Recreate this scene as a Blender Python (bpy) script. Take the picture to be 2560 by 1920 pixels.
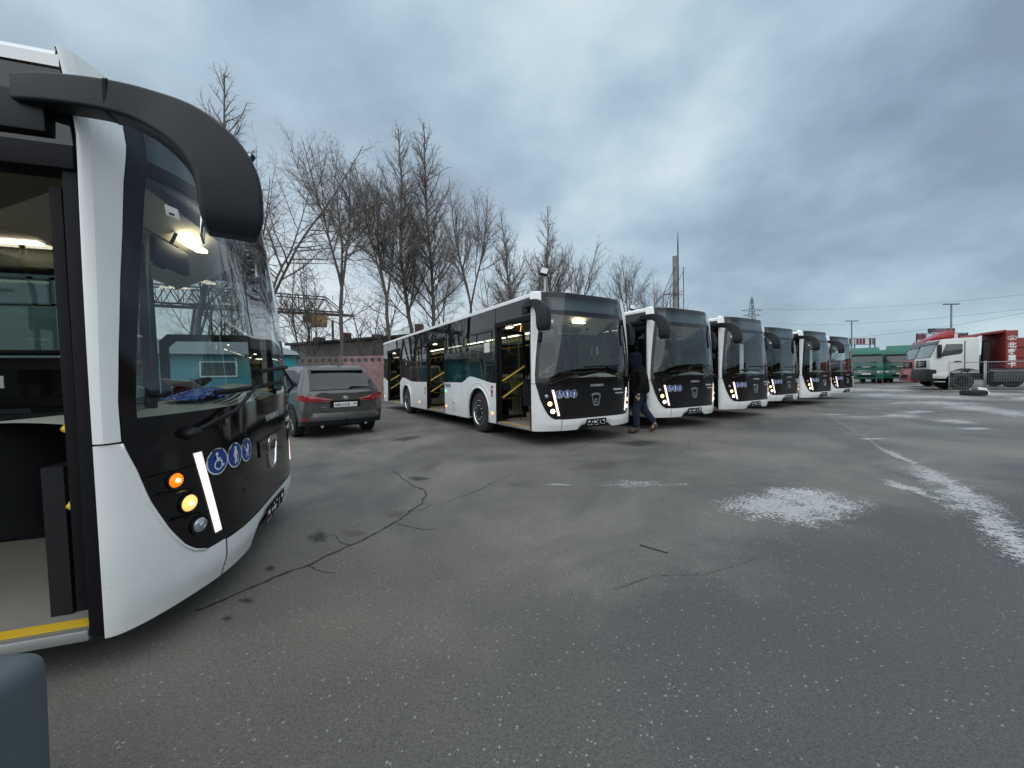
import bpy, bmesh, math, random
from mathutils import Vector, Matrix, Euler, noise as mnoise
R = math.radians
scene = bpy.context.scene
for o in list(bpy.data.objects): bpy.data.objects.remove(o)
COL = scene.collection

# ------------------------------------------------------------------ camera
cd = bpy.data.cameras.new('camera'); cam = bpy.data.objects.new('camera', cd); COL.objects.link(cam)
cd.sensor_width = 36.0; cd.lens = 13.53; cd.clip_start = 0.05; cd.clip_end = 3000
PITCH, ROLL = R(-1.25), R(0.92)
fw = Vector((0, math.cos(PITCH), math.sin(PITCH))); r0 = Vector((1, 0, 0)); u0 = r0.cross(fw)
rt = r0*math.cos(ROLL) - u0*math.sin(ROLL); up = rt.cross(fw)
cam.matrix_world = Matrix(((rt.x, up.x, -fw.x, 0), (rt.y, up.y, -fw.y, 0), (rt.z, up.z, -fw.z, 1.33), (0, 0, 0, 1)))
scene.camera = cam

# ------------------------------------------------------------------ render settings
scene.render.engine = 'CYCLES'
scene.cycles.use_denoising = True
scene.cycles.max_bounces = 10; scene.cycles.transparent_max_bounces = 24
scene.cycles.glossy_bounces = 5; scene.cycles.diffuse_bounces = 3
scene.cycles.sample_clamp_indirect = 6.0
scene.cycles.caustics_reflective = False; scene.cycles.caustics_refractive = False
vs = scene.view_settings
vs.view_transform = 'Standard'; vs.look = 'None'; vs.gamma = 1.0; vs.use_curve_mapping = False
vs.exposure = 0.48

# ------------------------------------------------------------------ sky: overcast, broken cloud deck over a pale evening sky
SUN_EL, SUN_AZ = R(58), R(195)          # azimuth measured clockwise from +Y
w = bpy.data.worlds.new('World'); scene.world = w; w.use_nodes = True
nt = w.node_tree; nt.nodes.clear(); N = nt.nodes.new; LK = nt.links.new
def math_node(t, op, a, b=None, clamp=False):
    n = t.nodes.new('ShaderNodeMath'); n.operation = op; n.use_clamp = clamp
    for i, v in enumerate((a, b)):
        if v is None: continue
        if isinstance(v, (int, float)): n.inputs[i].default_value = v
        else: t.links.new(v, n.inputs[i])
    return n.outputs[0]
def mix_col(t, fac, a, b, mode='MIX'):
    n = t.nodes.new('ShaderNodeMix'); n.data_type = 'RGBA'; n.blend_type = mode; n.clamp_factor = True
    for k, v in ((0, fac), (6, a), (7, b)):
        if hasattr(v, 'is_linked'): t.links.new(v, n.inputs[k])
        elif isinstance(v, (int, float)): n.inputs[k].default_value = v
        else: n.inputs[k].default_value = (*v, 1) if len(v) == 3 else v
    return n.outputs[2]
def ramp(t, fac, stops):
    n = t.nodes.new('ShaderNodeValToRGB'); t.links.new(fac, n.inputs[0]); e = n.color_ramp.elements
    while len(e) < len(stops): e.new(0.5)
    for q, (p, c) in zip(e, stops):
        q.position = p; q.color = (*c, 1) if len(c) == 3 else c
    return n.outputs[0]
def noise(t, vec, scale, detail=4, rough=.5, dist=0, w4=None):
    n = t.nodes.new('ShaderNodeTexNoise'); n.inputs['Scale'].default_value = scale
    n.inputs['Detail'].default_value = detail; n.inputs['Roughness'].default_value = rough; n.inputs['Distortion'].default_value = dist
    if vec is not None: t.links.new(vec, n.inputs['Vector'])
    return n.outputs['Fac']
sky = N('ShaderNodeTexSky'); sky.sky_type = 'NISHITA'; sky.sun_disc = False
sky.sun_elevation = SUN_EL; sky.sun_rotation = SUN_AZ; sky.air_density = 1.4; sky.dust_density = 2.0
bg1 = N('ShaderNodeBackground'); LK(sky.outputs[0], bg1.inputs[0]); bg1.inputs[1].default_value = 0.10
tc = N('ShaderNodeTexCoord'); sp = N('ShaderNodeSeparateXYZ'); LK(tc.outputs['Generated'], sp.inputs[0])
zc = math_node(nt, 'MAXIMUM', sp.outputs[2], 0.0)
den = math_node(nt, 'ADD', zc, 0.42)
cb = N('ShaderNodeCombineXYZ')
LK(math_node(nt, 'DIVIDE', sp.outputs[0], den), cb.inputs[0]); LK(math_node(nt, 'DIVIDE', sp.outputs[1], den), cb.inputs[1])
mp = N('ShaderNodeMapping'); LK(cb.outputs[0], mp.inputs[0]); mp.inputs['Location'].default_value = (0.8, 5.1, 0.4)
n1 = noise(nt, mp.outputs[0], 1.5, 9, .5, .12)
n2 = noise(nt, mp.outputs[0], 0.75, 3, .5, .2)
n3 = noise(nt, mp.outputs[0], 4.2, 6, .55, .15)
mixn = math_node(nt, 'ADD', math_node(nt, 'MULTIPLY', n1, .58), math_node(nt, 'ADD', math_node(nt, 'MULTIPLY', n2, .30), math_node(nt, 'MULTIPLY', n3, .12)))
mixs = math_node(nt, 'ADD', math_node(nt, 'ADD', math_node(nt, 'MULTIPLY', mixn, 1.35), -.17), math_node(nt, 'MULTIPLY', sp.outputs[0], -0.038))
cloud = ramp(nt, mixs, [(.36, (.215, .285, .37)), (.43, (.28, .38, .475)), (.495, (.355, .475, .57)), (.56, (.46, .58, .655)), (.64, (.59, .695, .745))])
# paler and slightly lilac low in the west (left), cyan-blue low in the east (right)
glow = math_node(nt, 'MULTIPLY', math_node(nt, 'POWER', math_node(nt, 'SUBTRACT', 1.0, zc), 3.0), math_node(nt, 'ADD', math_node(nt, 'MULTIPLY', sp.outputs[0], -0.95), 0.42, True), True)
cloud2 = mix_col(nt, glow, cloud, (.78, .79, .83))
low = math_node(nt, 'MULTIPLY', math_node(nt, 'POWER', math_node(nt, 'SUBTRACT', 1.0, zc), 9.0), 0.75, True)
cloud3 = mix_col(nt, low, cloud2, (.40, .54, .61))
bg2 = N('ShaderNodeBackground'); LK(cloud3, bg2.inputs[0]); bg2.inputs[1].default_value = .83
ms = N('ShaderNodeMixShader'); ms.inputs[0].default_value = 0.93
LK(bg1.outputs[0], ms.inputs[1]); LK(bg2.outputs[0], ms.inputs[2])
wo = N('ShaderNodeOutputWorld'); LK(ms.outputs[0], wo.inputs[0])

# ------------------------------------------------------------------ sun behind the cloud deck: very wide and soft
sl = bpy.data.lights.new('sun', 'SUN'); sl.energy = 1.5; sl.angle = R(120); sl.color = (1.0, .975, .94)
sun = bpy.data.objects.new('sun', sl); COL.objects.link(sun)
sd = Vector((math.sin(SUN_AZ)*math.cos(SUN_EL), math.cos(SUN_AZ)*math.cos(SUN_EL), math.sin(SUN_EL)))
sun.rotation_euler = sd.to_track_quat('Z', 'Y').to_euler(); sun.location = (0, -20, 40)

# ------------------------------------------------------------------ materials
MATS = {}
def base_mat(name):
    m = bpy.data.materials.new(name); m.use_nodes = True; t = m.node_tree
    b = t.nodes['Principled BSDF']; MATS[name] = m
    return m, t, b
def mat(name, col, rough=.5, metal=0, var=.08, vscale=6, bump=0, bscale=60, coat=0, spec=.5, dirt=0, dirtcol=(.10, .09, .08), ior=None, grime=0):
    if name in MATS: return MATS[name]
    m, t, b = base_mat(name)
    tcn = t.nodes.new('ShaderNodeTexCoord'); v = tcn.outputs['Object']
    nz = noise(t, v, vscale, 5, .6)
    lo = tuple(max(0, c*(1-var)) for c in col); hi = tuple(min(1, c*(1+var)) for c in col)
    c = mix_col(t, nz, lo, hi)
    if dirt:
        nd = noise(t, v, 2.3, 8, .65)
        f = math_node(t, 'MULTIPLY', math_node(t, 'SUBTRACT', nd, .45, True), dirt*4, True)
        c = mix_col(t, f, c, dirtcol)
    if grime:   # road spray along the skirt
        sz = t.nodes.new('ShaderNodeSeparateXYZ'); t.links.new(v, sz.inputs[0]); ng = noise(t, v, 5.5, 8, .7, .4); ng2 = noise(t, v, 45, 4, .7)
        f = math_node(t, 'MULTIPLY', math_node(t, 'MULTIPLY', math_node(t, 'SUBTRACT', .75, sz.outputs[2], True), 2.6), math_node(t, 'MULTIPLY', ng, math_node(t, 'ADD', ng2, .3)), True)
        c = mix_col(t, math_node(t, 'MULTIPLY', f, grime), c, (.20, .185, .165))
    t.links.new(c, b.inputs['Base Color'])
    r = math_node(t, 'ADD', math_node(t, 'MULTIPLY', nz, .12), rough-.06, True); t.links.new(r, b.inputs['Roughness'])
    b.inputs['Metallic'].default_value = metal; b.inputs['Coat Weight'].default_value = coat; b.inputs['Coat Roughness'].default_value = .04
    b.inputs['Specular IOR Level'].default_value = spec
    if ior: b.inputs['IOR'].default_value = ior
    if bump:
        bn = t.nodes.new('ShaderNodeBump'); bn.inputs['Strength'].default_value = bump; bn.inputs['Distance'].default_value = .01
        t.links.new(noise(t, v, bscale, 4, .6), bn.inputs['Height']); t.links.new(bn.outputs[0], b.inputs['Normal'])
    return m
def emit(name, col, strength, base=None):
    if name in MATS: return MATS[name]
    m, t, b = base_mat(name)
    b.inputs['Base Color'].default_value = (*(base or col), 1); b.inputs['Emission Color'].default_value = (*col, 1)
    b.inputs['Emission Strength'].default_value = strength; b.inputs['Roughness'].default_value = .3
    return m
def glass(name, tint, boost=1.7, ior=1.5, rough=0.0):
    if name in MATS: return MATS[name]
    m = bpy.data.materials.new(name); m.use_nodes = True; MATS[name] = m; t = m.node_tree; t.nodes.clear()
    ge = t.nodes.new('ShaderNodeNewGeometry'); dt = t.nodes.new('ShaderNodeVectorMath'); dt.operation = 'DOT_PRODUCT'
    t.links.new(ge.outputs['Incoming'], dt.inputs[0]); t.links.new(ge.outputs['Normal'], dt.inputs[1])
    r0_ = ((ior-1)/(ior+1))**2; om = math_node(t, 'SUBTRACT', 1.0, math_node(t, 'ABSOLUTE', dt.outputs['Value']), True)
    frs = math_node(t, 'ADD', math_node(t, 'MULTIPLY', math_node(t, 'POWER', om, 5.0), 1-r0_), r0_)
    tr = t.nodes.new('ShaderNodeBsdfTransparent')
    tcn = t.nodes.new('ShaderNodeTexCoord'); nz = noise(t, tcn.outputs['Object'], 3.0, 5, .6)
    c = mix_col(t, nz, tuple(x*.93 for x in tint), tuple(min(1, x*1.04) for x in tint)); t.links.new(c, tr.inputs[0])
    gl = t.nodes.new('ShaderNodeBsdfGlossy'); gl.inputs['Roughness'].default_value = rough; gl.inputs[0].default_value = (.95, .97, 1, 1)
    mx = t.nodes.new('ShaderNodeMixShader')
    t.links.new(math_node(t, 'MULTIPLY', frs, boost, True), mx.inputs[0]); t.links.new(tr.outputs[0], mx.inputs[1]); t.links.new(gl.outputs[0], mx.inputs[2])
    o = t.nodes.new('ShaderNodeOutputMaterial'); t.links.new(mx.outputs[0], o.inputs[0])
    return m

# ------------------------------------------------------------------ mesh helpers
def tag(o, label=None, cat=None, group=None, kind=None):
    if label: o['label'] = label
    if cat: o['category'] = cat
    if group: o['group'] = group
    if kind: o['kind'] = kind
    return o
def empty(name, loc=(0, 0, 0), rz=0, label=None, cat=None, group=None):
    o = bpy.data.objects.new(name, None); COL.objects.link(o); o.location = loc; o.rotation_euler = (0, 0, rz); o.empty_display_size = .2
    return tag(o, label, cat, group)
class MB:
    def __init__(s): s.v = []; s.f = []
    def add(s, v, f):
        n = len(s.v); s.v += [tuple(p) for p in v]; s.f += [tuple(i+n for i in q) for q in f]; return s
    def box(s, x0, x1, y0, y1, z0, z1, M=None):
        v = [(x0, y0, z0), (x1, y0, z0), (x1, y1, z0), (x0, y1, z0), (x0, y0, z1), (x1, y0, z1), (x1, y1, z1), (x0, y1, z1)]
        if M: v = [M @ Vector(p) for p in v]
        return s.add(v, [(0, 3, 2, 1), (4, 5, 6, 7), (0, 1, 5, 4), (1, 2, 6, 5), (2, 3, 7, 6), (3, 0, 4, 7)])
    def cbox(s, c, d, M=None): return s.box(c[0]-d[0]/2, c[0]+d[0]/2, c[1]-d[1]/2, c[1]+d[1]/2, c[2]-d[2]/2, c[2]+d[2]/2, M)
    def tube(s, pts, r, n=8, cap=True, sq=1.0):
        pts = [Vector(p) for p in pts]; k = len(pts); rs = r if isinstance(r, (list, tuple)) else [r]*k
        rings = []; prev = None
        for i, p in enumerate(pts):
            d = (pts[min(i+1, k-1)] - pts[max(i-1, 0)]).normalized()
            if prev is None:
                a = Vector((0, 0, 1)) if abs(d.z) < .9 else Vector((1, 0, 0)); u = d.cross(a).normalized()
            else:
                u = (prev - d*prev.dot(d)); u = u.normalized() if u.length > 1e-6 else d.orthogonal().normalized()
            prev = u; v2 = d.cross(u)
            rings.append([p + (u*math.cos(6.28318*j/n) + v2*math.sin(6.28318*j/n)*sq)*rs[i] for j in range(n)])
        v = [q for rg in rings for q in rg]; f = []
        for i in range(k-1):
            for j in range(n):
                a, b = i*n+j, i*n+(j+1) % n; f.append((a, b, b+n, a+n))
        if cap: f += [tuple(range(n-1, -1, -1)), tuple((k-1)*n+j for j in range(n))]
        return s.add(v, f)
    def cyl(s, p0, p1, r, n=16, r2=None): return s.tube([p0, p1], [r, r if r2 is None else r2], n)
    def prism(s, pts, a, b, fn):
        """2D outline pts extruded from a to b; fn(u, v, w) -> xyz"""
        n = len(pts); v = [fn(p[0], p[1], a) for p in pts] + [fn(p[0], p[1], b) for p in pts]
        f = [tuple(range(n-1, -1, -1)), tuple(range(n, 2*n))] + [(i, (i+1) % n, n+(i+1) % n, n+i) for i in range(n)]
        return s.add(v, f)
    def grid(s, fn, nu, nv, flip=False):
        v = [fn(i/nu, j/nv) for i in range(nu+1) for j in range(nv+1)]; f = []
        for i in range(nu):
            for j in range(nv):
                a = i*(nv+1)+j; q = (a, a+nv+1, a+nv+2, a+1); f.append(q[::-1] if flip else q)
        return s.add(v, f)
    def lathe(s, prof, n=24, fn=None, close=False):
        """prof: (r, h) pairs, turned about the h axis; fn(x, y, h) -> xyz"""
        fn = fn or (lambda x, y, h: (x, y, h)); k = len(prof); v = []
        for r_, h in prof:
            for j in range(n): v.append(fn(r_*math.cos(6.28318*j/n), r_*math.sin(6.28318*j/n), h))
        f = []
        for i in range(k-1):
            for j in range(n): a, b = i*n+j, i*n+(j+1) % n; f.append((a, b, b+n, a+n))
        if prof[0][0] > 1e-4: f.append(tuple(range(n-1, -1, -1)))
        if prof[-1][0] > 1e-4: f.append(tuple((k-1)*n+j for j in range(n)))
        return s.add(v, f)
    def mesh(s, name, smooth=False, bevel=0, seg=2, auto=None, fix=True):
        me = bpy.data.meshes.new(name); me.from_pydata(s.v, [], s.f)
        if bevel or fix:
            bm = bmesh.new(); bm.from_mesh(me)
            if bevel:
                bmesh.ops.remove_doubles(bm, verts=bm.verts, dist=1e-5)
                ed = [e for e in bm.edges if len(e.link_faces) == 2 and e.calc_face_angle(0) > .5]
                bmesh.ops.bevel(bm, geom=ed, offset=bevel, segments=seg, affect='EDGES', profile=.6, clamp_overlap=True)
            if fix: bmesh.ops.recalc_face_normals(bm, faces=bm.faces)
            bm.to_mesh(me); bm.free()
        if smooth or bevel:
            me.polygons.foreach_set('use_smooth', [True]*len(me.polygons))
            if auto is not None or bevel: me.set_sharp_from_angle(angle=R(auto or 40))
        me.update(); return me
    def build(s, name, m, parent=None, smooth=False, bevel=0, seg=2, auto=None, label=None, fix=True):
        me = s.mesh(name, smooth, bevel, seg, auto, fix); me.materials.append(m)
        return link(name, me, parent, label)
def link(name, me, parent=None, label=None):
    o = bpy.data.objects.new(name, me); COL.objects.link(o); o.parent = parent
    if label: o['label'] = label
    return o
def children(o): return [c for c in bpy.data.objects if c.parent == o]
def copy_tree(o, parent=None, kids=None, skip=()):
    if kids is None:
        kids = {}
        for c in bpy.data.objects:
            if c.parent: kids.setdefault(c.parent.name, []).append(c)
    c = o.copy(); COL.objects.link(c); c.parent = parent
    for ch in kids.get(o.name, []):
        if ch.name.split('.')[0] in skip: continue
        copy_tree(ch, c, kids, skip)
    return c
def text_mesh(txt, size, m, name='lettering', depth=.002, align='CENTER', bold=0, sx=1.0):
    cu = bpy.data.curves.new(name, 'FONT'); cu.body = txt; cu.size = size; cu.align_x = align; cu.align_y = 'CENTER'; cu.extrude = depth/2; cu.offset = bold; cu.resolution_u = 3
    ob = bpy.data.objects.new(name, cu); COL.objects.link(ob)
    dg = bpy.context.evaluated_depsgraph_get(); me = bpy.data.meshes.new_from_object(ob.evaluated_get(dg))
    bpy.data.objects.remove(ob); bpy.data.curves.remove(cu); me.name = name
    if sx != 1.0:
        for v in me.vertices: v.co.x *= sx
    me.materials.clear(); me.materials.append(m); return me
def warp(me, fn):
    for v in me.vertices: v.co = fn(*v.co)
    me.update(); return me
def cr(pts, t):
    """Catmull-Rom through pts (tuples), t in 0..1"""
    n = len(pts)-1; x = min(max(t, 0), .99999)*n; i = int(x); u = x-i
    p0, p1, p2, p3 = pts[max(i-1, 0)], pts[i], pts[i+1], pts[min(i+2, n)]
    return tuple(.5*((2*b)+(-a+c)*u+(2*a-5*b+4*c-d)*u*u+(-a+3*b-3*c+d)*u**3) for a, b, c, d in zip(p0, p1, p2, p3))
def lerp_tab(tab, x):
    if x <= tab[0][0]: return tab[0][1]
    for (a, va), (b, vb) in zip(tab, tab[1:]):
        if x <= b: return va+(vb-va)*(x-a)/(b-a)
    return tab[-1][1]
# ================================================================== THE SETTING: ground
def asphalt_material():
    m, t, b = base_mat('asphalt'); tcn = t.nodes.new('ShaderNodeTexCoord'); v = tcn.outputs['Object']
    big = noise(t, v, .38, 8, .62, .6); mid = noise(t, v, 1.3, 7, .65, .3); fine = noise(t, v, 60, 4, .7); grit = noise(t, v, 190, 3, .75)
    c = ramp(t, big, [(.41, (.098, .095, .090)), (.50, (.142, .135, .125)), (.59, (.195, .181, .160))])
    c = mix_col(t, math_node(t, 'MULTIPLY', math_node(t, 'SUBTRACT', mid, .42, True), 3.0, True), c, (.150, .136, .118))
    dk = math_node(t, 'MULTIPLY', math_node(t, 'SUBTRACT', noise(t, v, .55, 8, .68, .8), .52, True), 5, True)
    c = mix_col(t, math_node(t, 'MULTIPLY', dk, .65), c, (.060, .061, .063))
    # fresher, darker asphalt strip across the foreground right, warm dusty older surface on the left
    sx = t.nodes.new('ShaderNodeSeparateXYZ'); t.links.new(v, sx.inputs[0])
    edge = math_node(t, 'ADD', math_node(t, 'SUBTRACT', math_node(t, 'ADD', math_node(t, 'MULTIPLY', sx.outputs[0], .42), 2.35), sx.outputs[1]), math_node(t, 'MULTIPLY', math_node(t, 'SUBTRACT', noise(t, v, 1.6, 7, .65), .5), 1.9))
    fresh = math_node(t, 'ADD', math_node(t, 'MULTIPLY', edge, 1.5), .15, True)
    c = mix_col(t, math_node(t, 'MULTIPLY', fresh, .85), c, (.068, .069, .069))
    ds = t.nodes.new('ShaderNodeVectorMath'); ds.operation = 'DISTANCE'; t.links.new(v, ds.inputs[0]); ds.inputs[1].default_value = (-1.0, 1.9, 0)
    dusty = math_node(t, 'SUBTRACT', 1.15, math_node(t, 'ADD', math_node(t, 'MULTIPLY', ds.outputs['Value'], .55), math_node(t, 'MULTIPLY', math_node(t, 'SUBTRACT', noise(t, v, 2.2, 6, .65), .5), 1.3)), True)
    c = mix_col(t, math_node(t, 'MULTIPLY', dusty, .55), c, (.135, .122, .100))
    # aggregate
    g = math_node(t, 'ADD', math_node(t, 'MULTIPLY', fine, .55), math_node(t, 'MULTIPLY', grit, 1.25))
    c = mix_col(t, .85, c, ramp(t, math_node(t, 'MULTIPLY', g, .55), [(.37, (.40, .40, .40)), (.49, (.92, .92, .92)), (.62, (1.85, 1.83, 1.78))]), 'MULTIPLY')
    vo = t.nodes.new('ShaderNodeTexVoronoi'); vo.inputs['Scale'].default_value = 75; t.links.new(v, vo.inputs['Vector'])
    vs_ = t.nodes.new('ShaderNodeSeparateColor'); t.links.new(vo.outputs['Color'], vs_.inputs[0])
    near = math_node(t, 'LESS_THAN', vo.outputs['Distance'], .30)
    st = math_node(t, 'MULTIPLY', math_node(t, 'GREATER_THAN', vs_.outputs[0], .93), math_node(t, 'LESS_THAN', vo.outputs['Distance'], math_node(t, 'MULTIPLY', vs_.outputs[2], .42)))
    c = mix_col(t, math_node(t, 'MULTIPLY', st, .65), c, (.34, .33, .315))
    st2 = math_node(t, 'MULTIPLY', math_node(t, 'LESS_THAN', vs_.outputs[1], .10), near)
    c = mix_col(t, math_node(t, 'MULTIPLY', st2, .7), c, (.035, .035, .036))
    wet = math_node(t, 'MULTIPLY', math_node(t, 'SUBTRACT', noise(t, v, .30, 6, .6, .7), .49, True), 7, True)
    c = mix_col(t, math_node(t, 'MULTIPLY', wet, .45), c, mix_col(t, 1.0, c, (.62, .62, .64), 'MULTIPLY'))
    t.links.new(c, b.inputs['Base Color'])
    rg = math_node(t, 'SUBTRACT', .68, math_node(t, 'ADD', math_node(t, 'MULTIPLY', dk, .16), math_node(t, 'MULTIPLY', wet, .30))); t.links.new(rg, b.inputs['Roughness'])
    b.inputs['Specular IOR Level'].default_value = .5
    bn = t.nodes.new('ShaderNodeBump'); bn.inputs['Strength'].default_value = .22; bn.inputs['Distance'].default_value = .004
    t.links.new(math_node(t, 'ADD', g, math_node(t, 'MULTIPLY', st, .4)), bn.inputs['Height']); t.links.new(bn.outputs[0], b.inputs['Normal'])
    return m
g = MB()
g.add([(-1500, -1500, 0), (1500, -1500, 0), (1500, 1500, 0), (-1500, 1500, 0)], [(0, 1, 2, 3)])
ground = g.build('ground', asphalt_material()); tag(ground, kind='structure', label='wide yard of worn grey asphalt')

def snow_material():
    m, t, b = base_mat('thin_snow'); tcn = t.nodes.new('ShaderNodeTexCoord'); v = tcn.outputs['Object']
    at = t.nodes.new('ShaderNodeAttribute'); at.attribute_name = 'edge'
    n1 = noise(t, v, 34, 5, .8); n2 = noise(t, v, 4.5, 6, .65, .5)
    a = math_node(t, 'ADD', math_node(t, 'MULTIPLY', at.outputs['Fac'], 1.15), math_node(t, 'ADD', math_node(t, 'MULTIPLY', math_node(t, 'SUBTRACT', n1, .5), 5.5), math_node(t, 'MULTIPLY', math_node(t, 'SUBTRACT', n2, .5), 2.6)))
    al = math_node(t, 'MULTIPLY', math_node(t, 'SUBTRACT', a, .44), 1.9, True)
    t.links.new(math_node(t, 'MULTIPLY', al, .68), b.inputs['Alpha'])
    c = mix_col(t, n1, (.44, .435, .43), (.68, .69, .70)); t.links.new(c, b.inputs['Base Color']); b.inputs['Roughness'].default_value = .8
    return m
SNOW = [
    (2.84, 3.80, 0.71, -0.03, 0.37, 0.49, 'a'), (3.03, 4.14, 0.38, -0.02, 0.14, 0.19, 'a'), (1.45, 4.61, 0.26, -0.01, 0.05, 0.17, 'b'), (1.32, 4.58, 0.33, -0.02, 0.02, 0.07, 'b'),
    (5.88, 5.89, -0.43, -0.87, 0.20, 0.18, 'c'), (5.20, 4.75, -0.42, -0.75, 0.44, 0.36, 'c'), (4.65, 3.98, -0.31, -0.60, 0.55, 0.42, 'c'), (4.12, 3.29, -0.24, -0.50, 0.58, 0.44, 'c'), (3.75, 2.84, -0.18, -0.36, 0.42, 0.32, 'c'), (4.39, 4.25, 0.01, -0.34, 0.15, 0.14, 'c'),
    (11.06, 10.95, 0.51, -0.40, 0.57, 0.57, 'd'), (11.10, 9.69, 0.19, -0.45, 0.51, 0.44, 'd'), (12.52, 11.91, 0.63, -0.11, 0.47, 0.45, 'd'), (15.37, 12.84, -0.56, -1.84, 1.40, 1.17, 'd'), (16.51, 14.83, 0.60, -1.00, 1.35, 1.21, 'd'), (14.60, 11.31, -0.00, -0.73, 1.17, 0.91, 'd'), (15.37, 15.08, 0.58, -0.13, 0.55, 0.54, 'd'), (19.18, 20.05, 1.44, -0.46, 1.82, 1.91, 'd'), (19.99, 18.30, 1.32, -1.78, 2.03, 1.86, 'd'), (24.45, 19.59, 0.83, -1.14, 2.27, 1.82, 'd'), (21.95, 16.48, 0.76, -0.21, 1.71, 1.28, 'd'), (23.82, 26.03, 1.54, -0.68, 2.45, 2.68, 'd'), (31.09, 29.60, 2.70, -1.55, 3.65, 3.47, 'd'), (9.64, 11.51, 0.42, -0.07, 0.17, 0.21, 'd'), (10.16, 8.41, 0.35, -0.04, 0.27, 0.22, 'd'), (9.80, 10.82, 0.60, -0.09, 0.17, 0.18, 'd'), (29.81, 22.74, 0.91, -0.39, 2.13, 1.63, 'd'), (24.65, 24.95, 1.28, -0.55, 1.94, 1.96, 'd'), (6.89, 7.35, 0.35, -0.03, 0.08, 0.09, 'd'), (0.54, 4.61, 0.17, -0.01, 0.01, 0.05, 'b'), (1.93, 4.55, 0.14, -0.01, 0.02, 0.05, 'b')]
rnd = random.Random(5)
sb = MB(); edge = []
for k, (cx, cy, ax, ay, bx, by, kind) in enumerate(SNOW):
    n, rings = 36, [1.0, .82, .6, .35, .12]; vv = []; off = rnd.random()*50
    for q, rr in enumerate(rings):
        for j in range(n):
            a = 6.28318*j/n; w_ = 1.12 + .55*mnoise.noise((math.cos(a)*1.6+off, math.sin(a)*1.6, k*3.1)) + .25*mnoise.noise((math.cos(a)*5+off, math.sin(a)*5, k*1.7))
            rr2 = rr*w_; vv.append((cx+ax*math.cos(a)*rr2+bx*math.sin(a)*rr2, cy+ay*math.cos(a)*rr2+by*math.sin(a)*rr2, .004+.0006*(k % 5)))
            e = 1-rr
            if kind == 'a': e = min(1, e*1.9)
            if kind == 'b': e *= .7
            edge.append(e if kind in 'ab' else min(1, e*1.3))
    vv.append((cx, cy, .004+.0006*(k % 5))); edge.append(.8 if kind == 'a' else 1.0)
    ff = [(q*n+j, q*n+(j+1) % n, (q+1)*n+(j+1) % n, (q+1)*n+j) for q in range(len(rings)-1) for j in range(n)]
    ff += [((len(rings)-1)*n+j, (len(rings)-1)*n+(j+1) % n, len(rings)*n) for j in range(n)]
    sb.add(vv, ff)
so = sb.build('snow', snow_material(), fix=False); at = so.data.attributes.new('edge', 'FLOAT', 'POINT'); at.data.foreach_set('value', edge)
tag(so, kind='stuff', label='thin patches of white snow and frost left on the asphalt')

def strip(b, pts, w0, w1, z, jit, rn, step=.03):
    P2 = []
    for (a, c) in zip(pts, pts[1:]):
        k = max(1, int(math.dist(a, c)/step))
        for i in range(k): t_ = i/k; P2.append((a[0]+(c[0]-a[0])*t_, a[1]+(c[1]-a[1])*t_))
    P2.append(pts[-1]); vv = []; n = len(P2); ox = oy = 0
    for i, (x, y) in enumerate(P2):
        ox = ox*.8+rn.uniform(-jit, jit); oy = oy*.8+rn.uniform(-jit, jit); t_ = i/(n-1); ww = (w0+(w1-w0)*t_)*rn.uniform(.35, 1.3)
        a, c = P2[max(i-1, 0)], P2[min(i+1, n-1)]; dx, dy = c[0]-a[0], c[1]-a[1]; L_ = math.hypot(dx, dy) or 1
        vv += [(x+ox-dy/L_*ww, y+oy+dx/L_*ww, z), (x+ox+dy/L_*ww, y+oy-dx/L_*ww, z)]
    b.add(vv, [(2*i, 2*i+1, 2*i+3, 2*i+2) for i in range(n-1)])
rn = random.Random(3); cm = mat('crack_dark', (.028, .027, .026), .9, var=.3, vscale=20)
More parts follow.
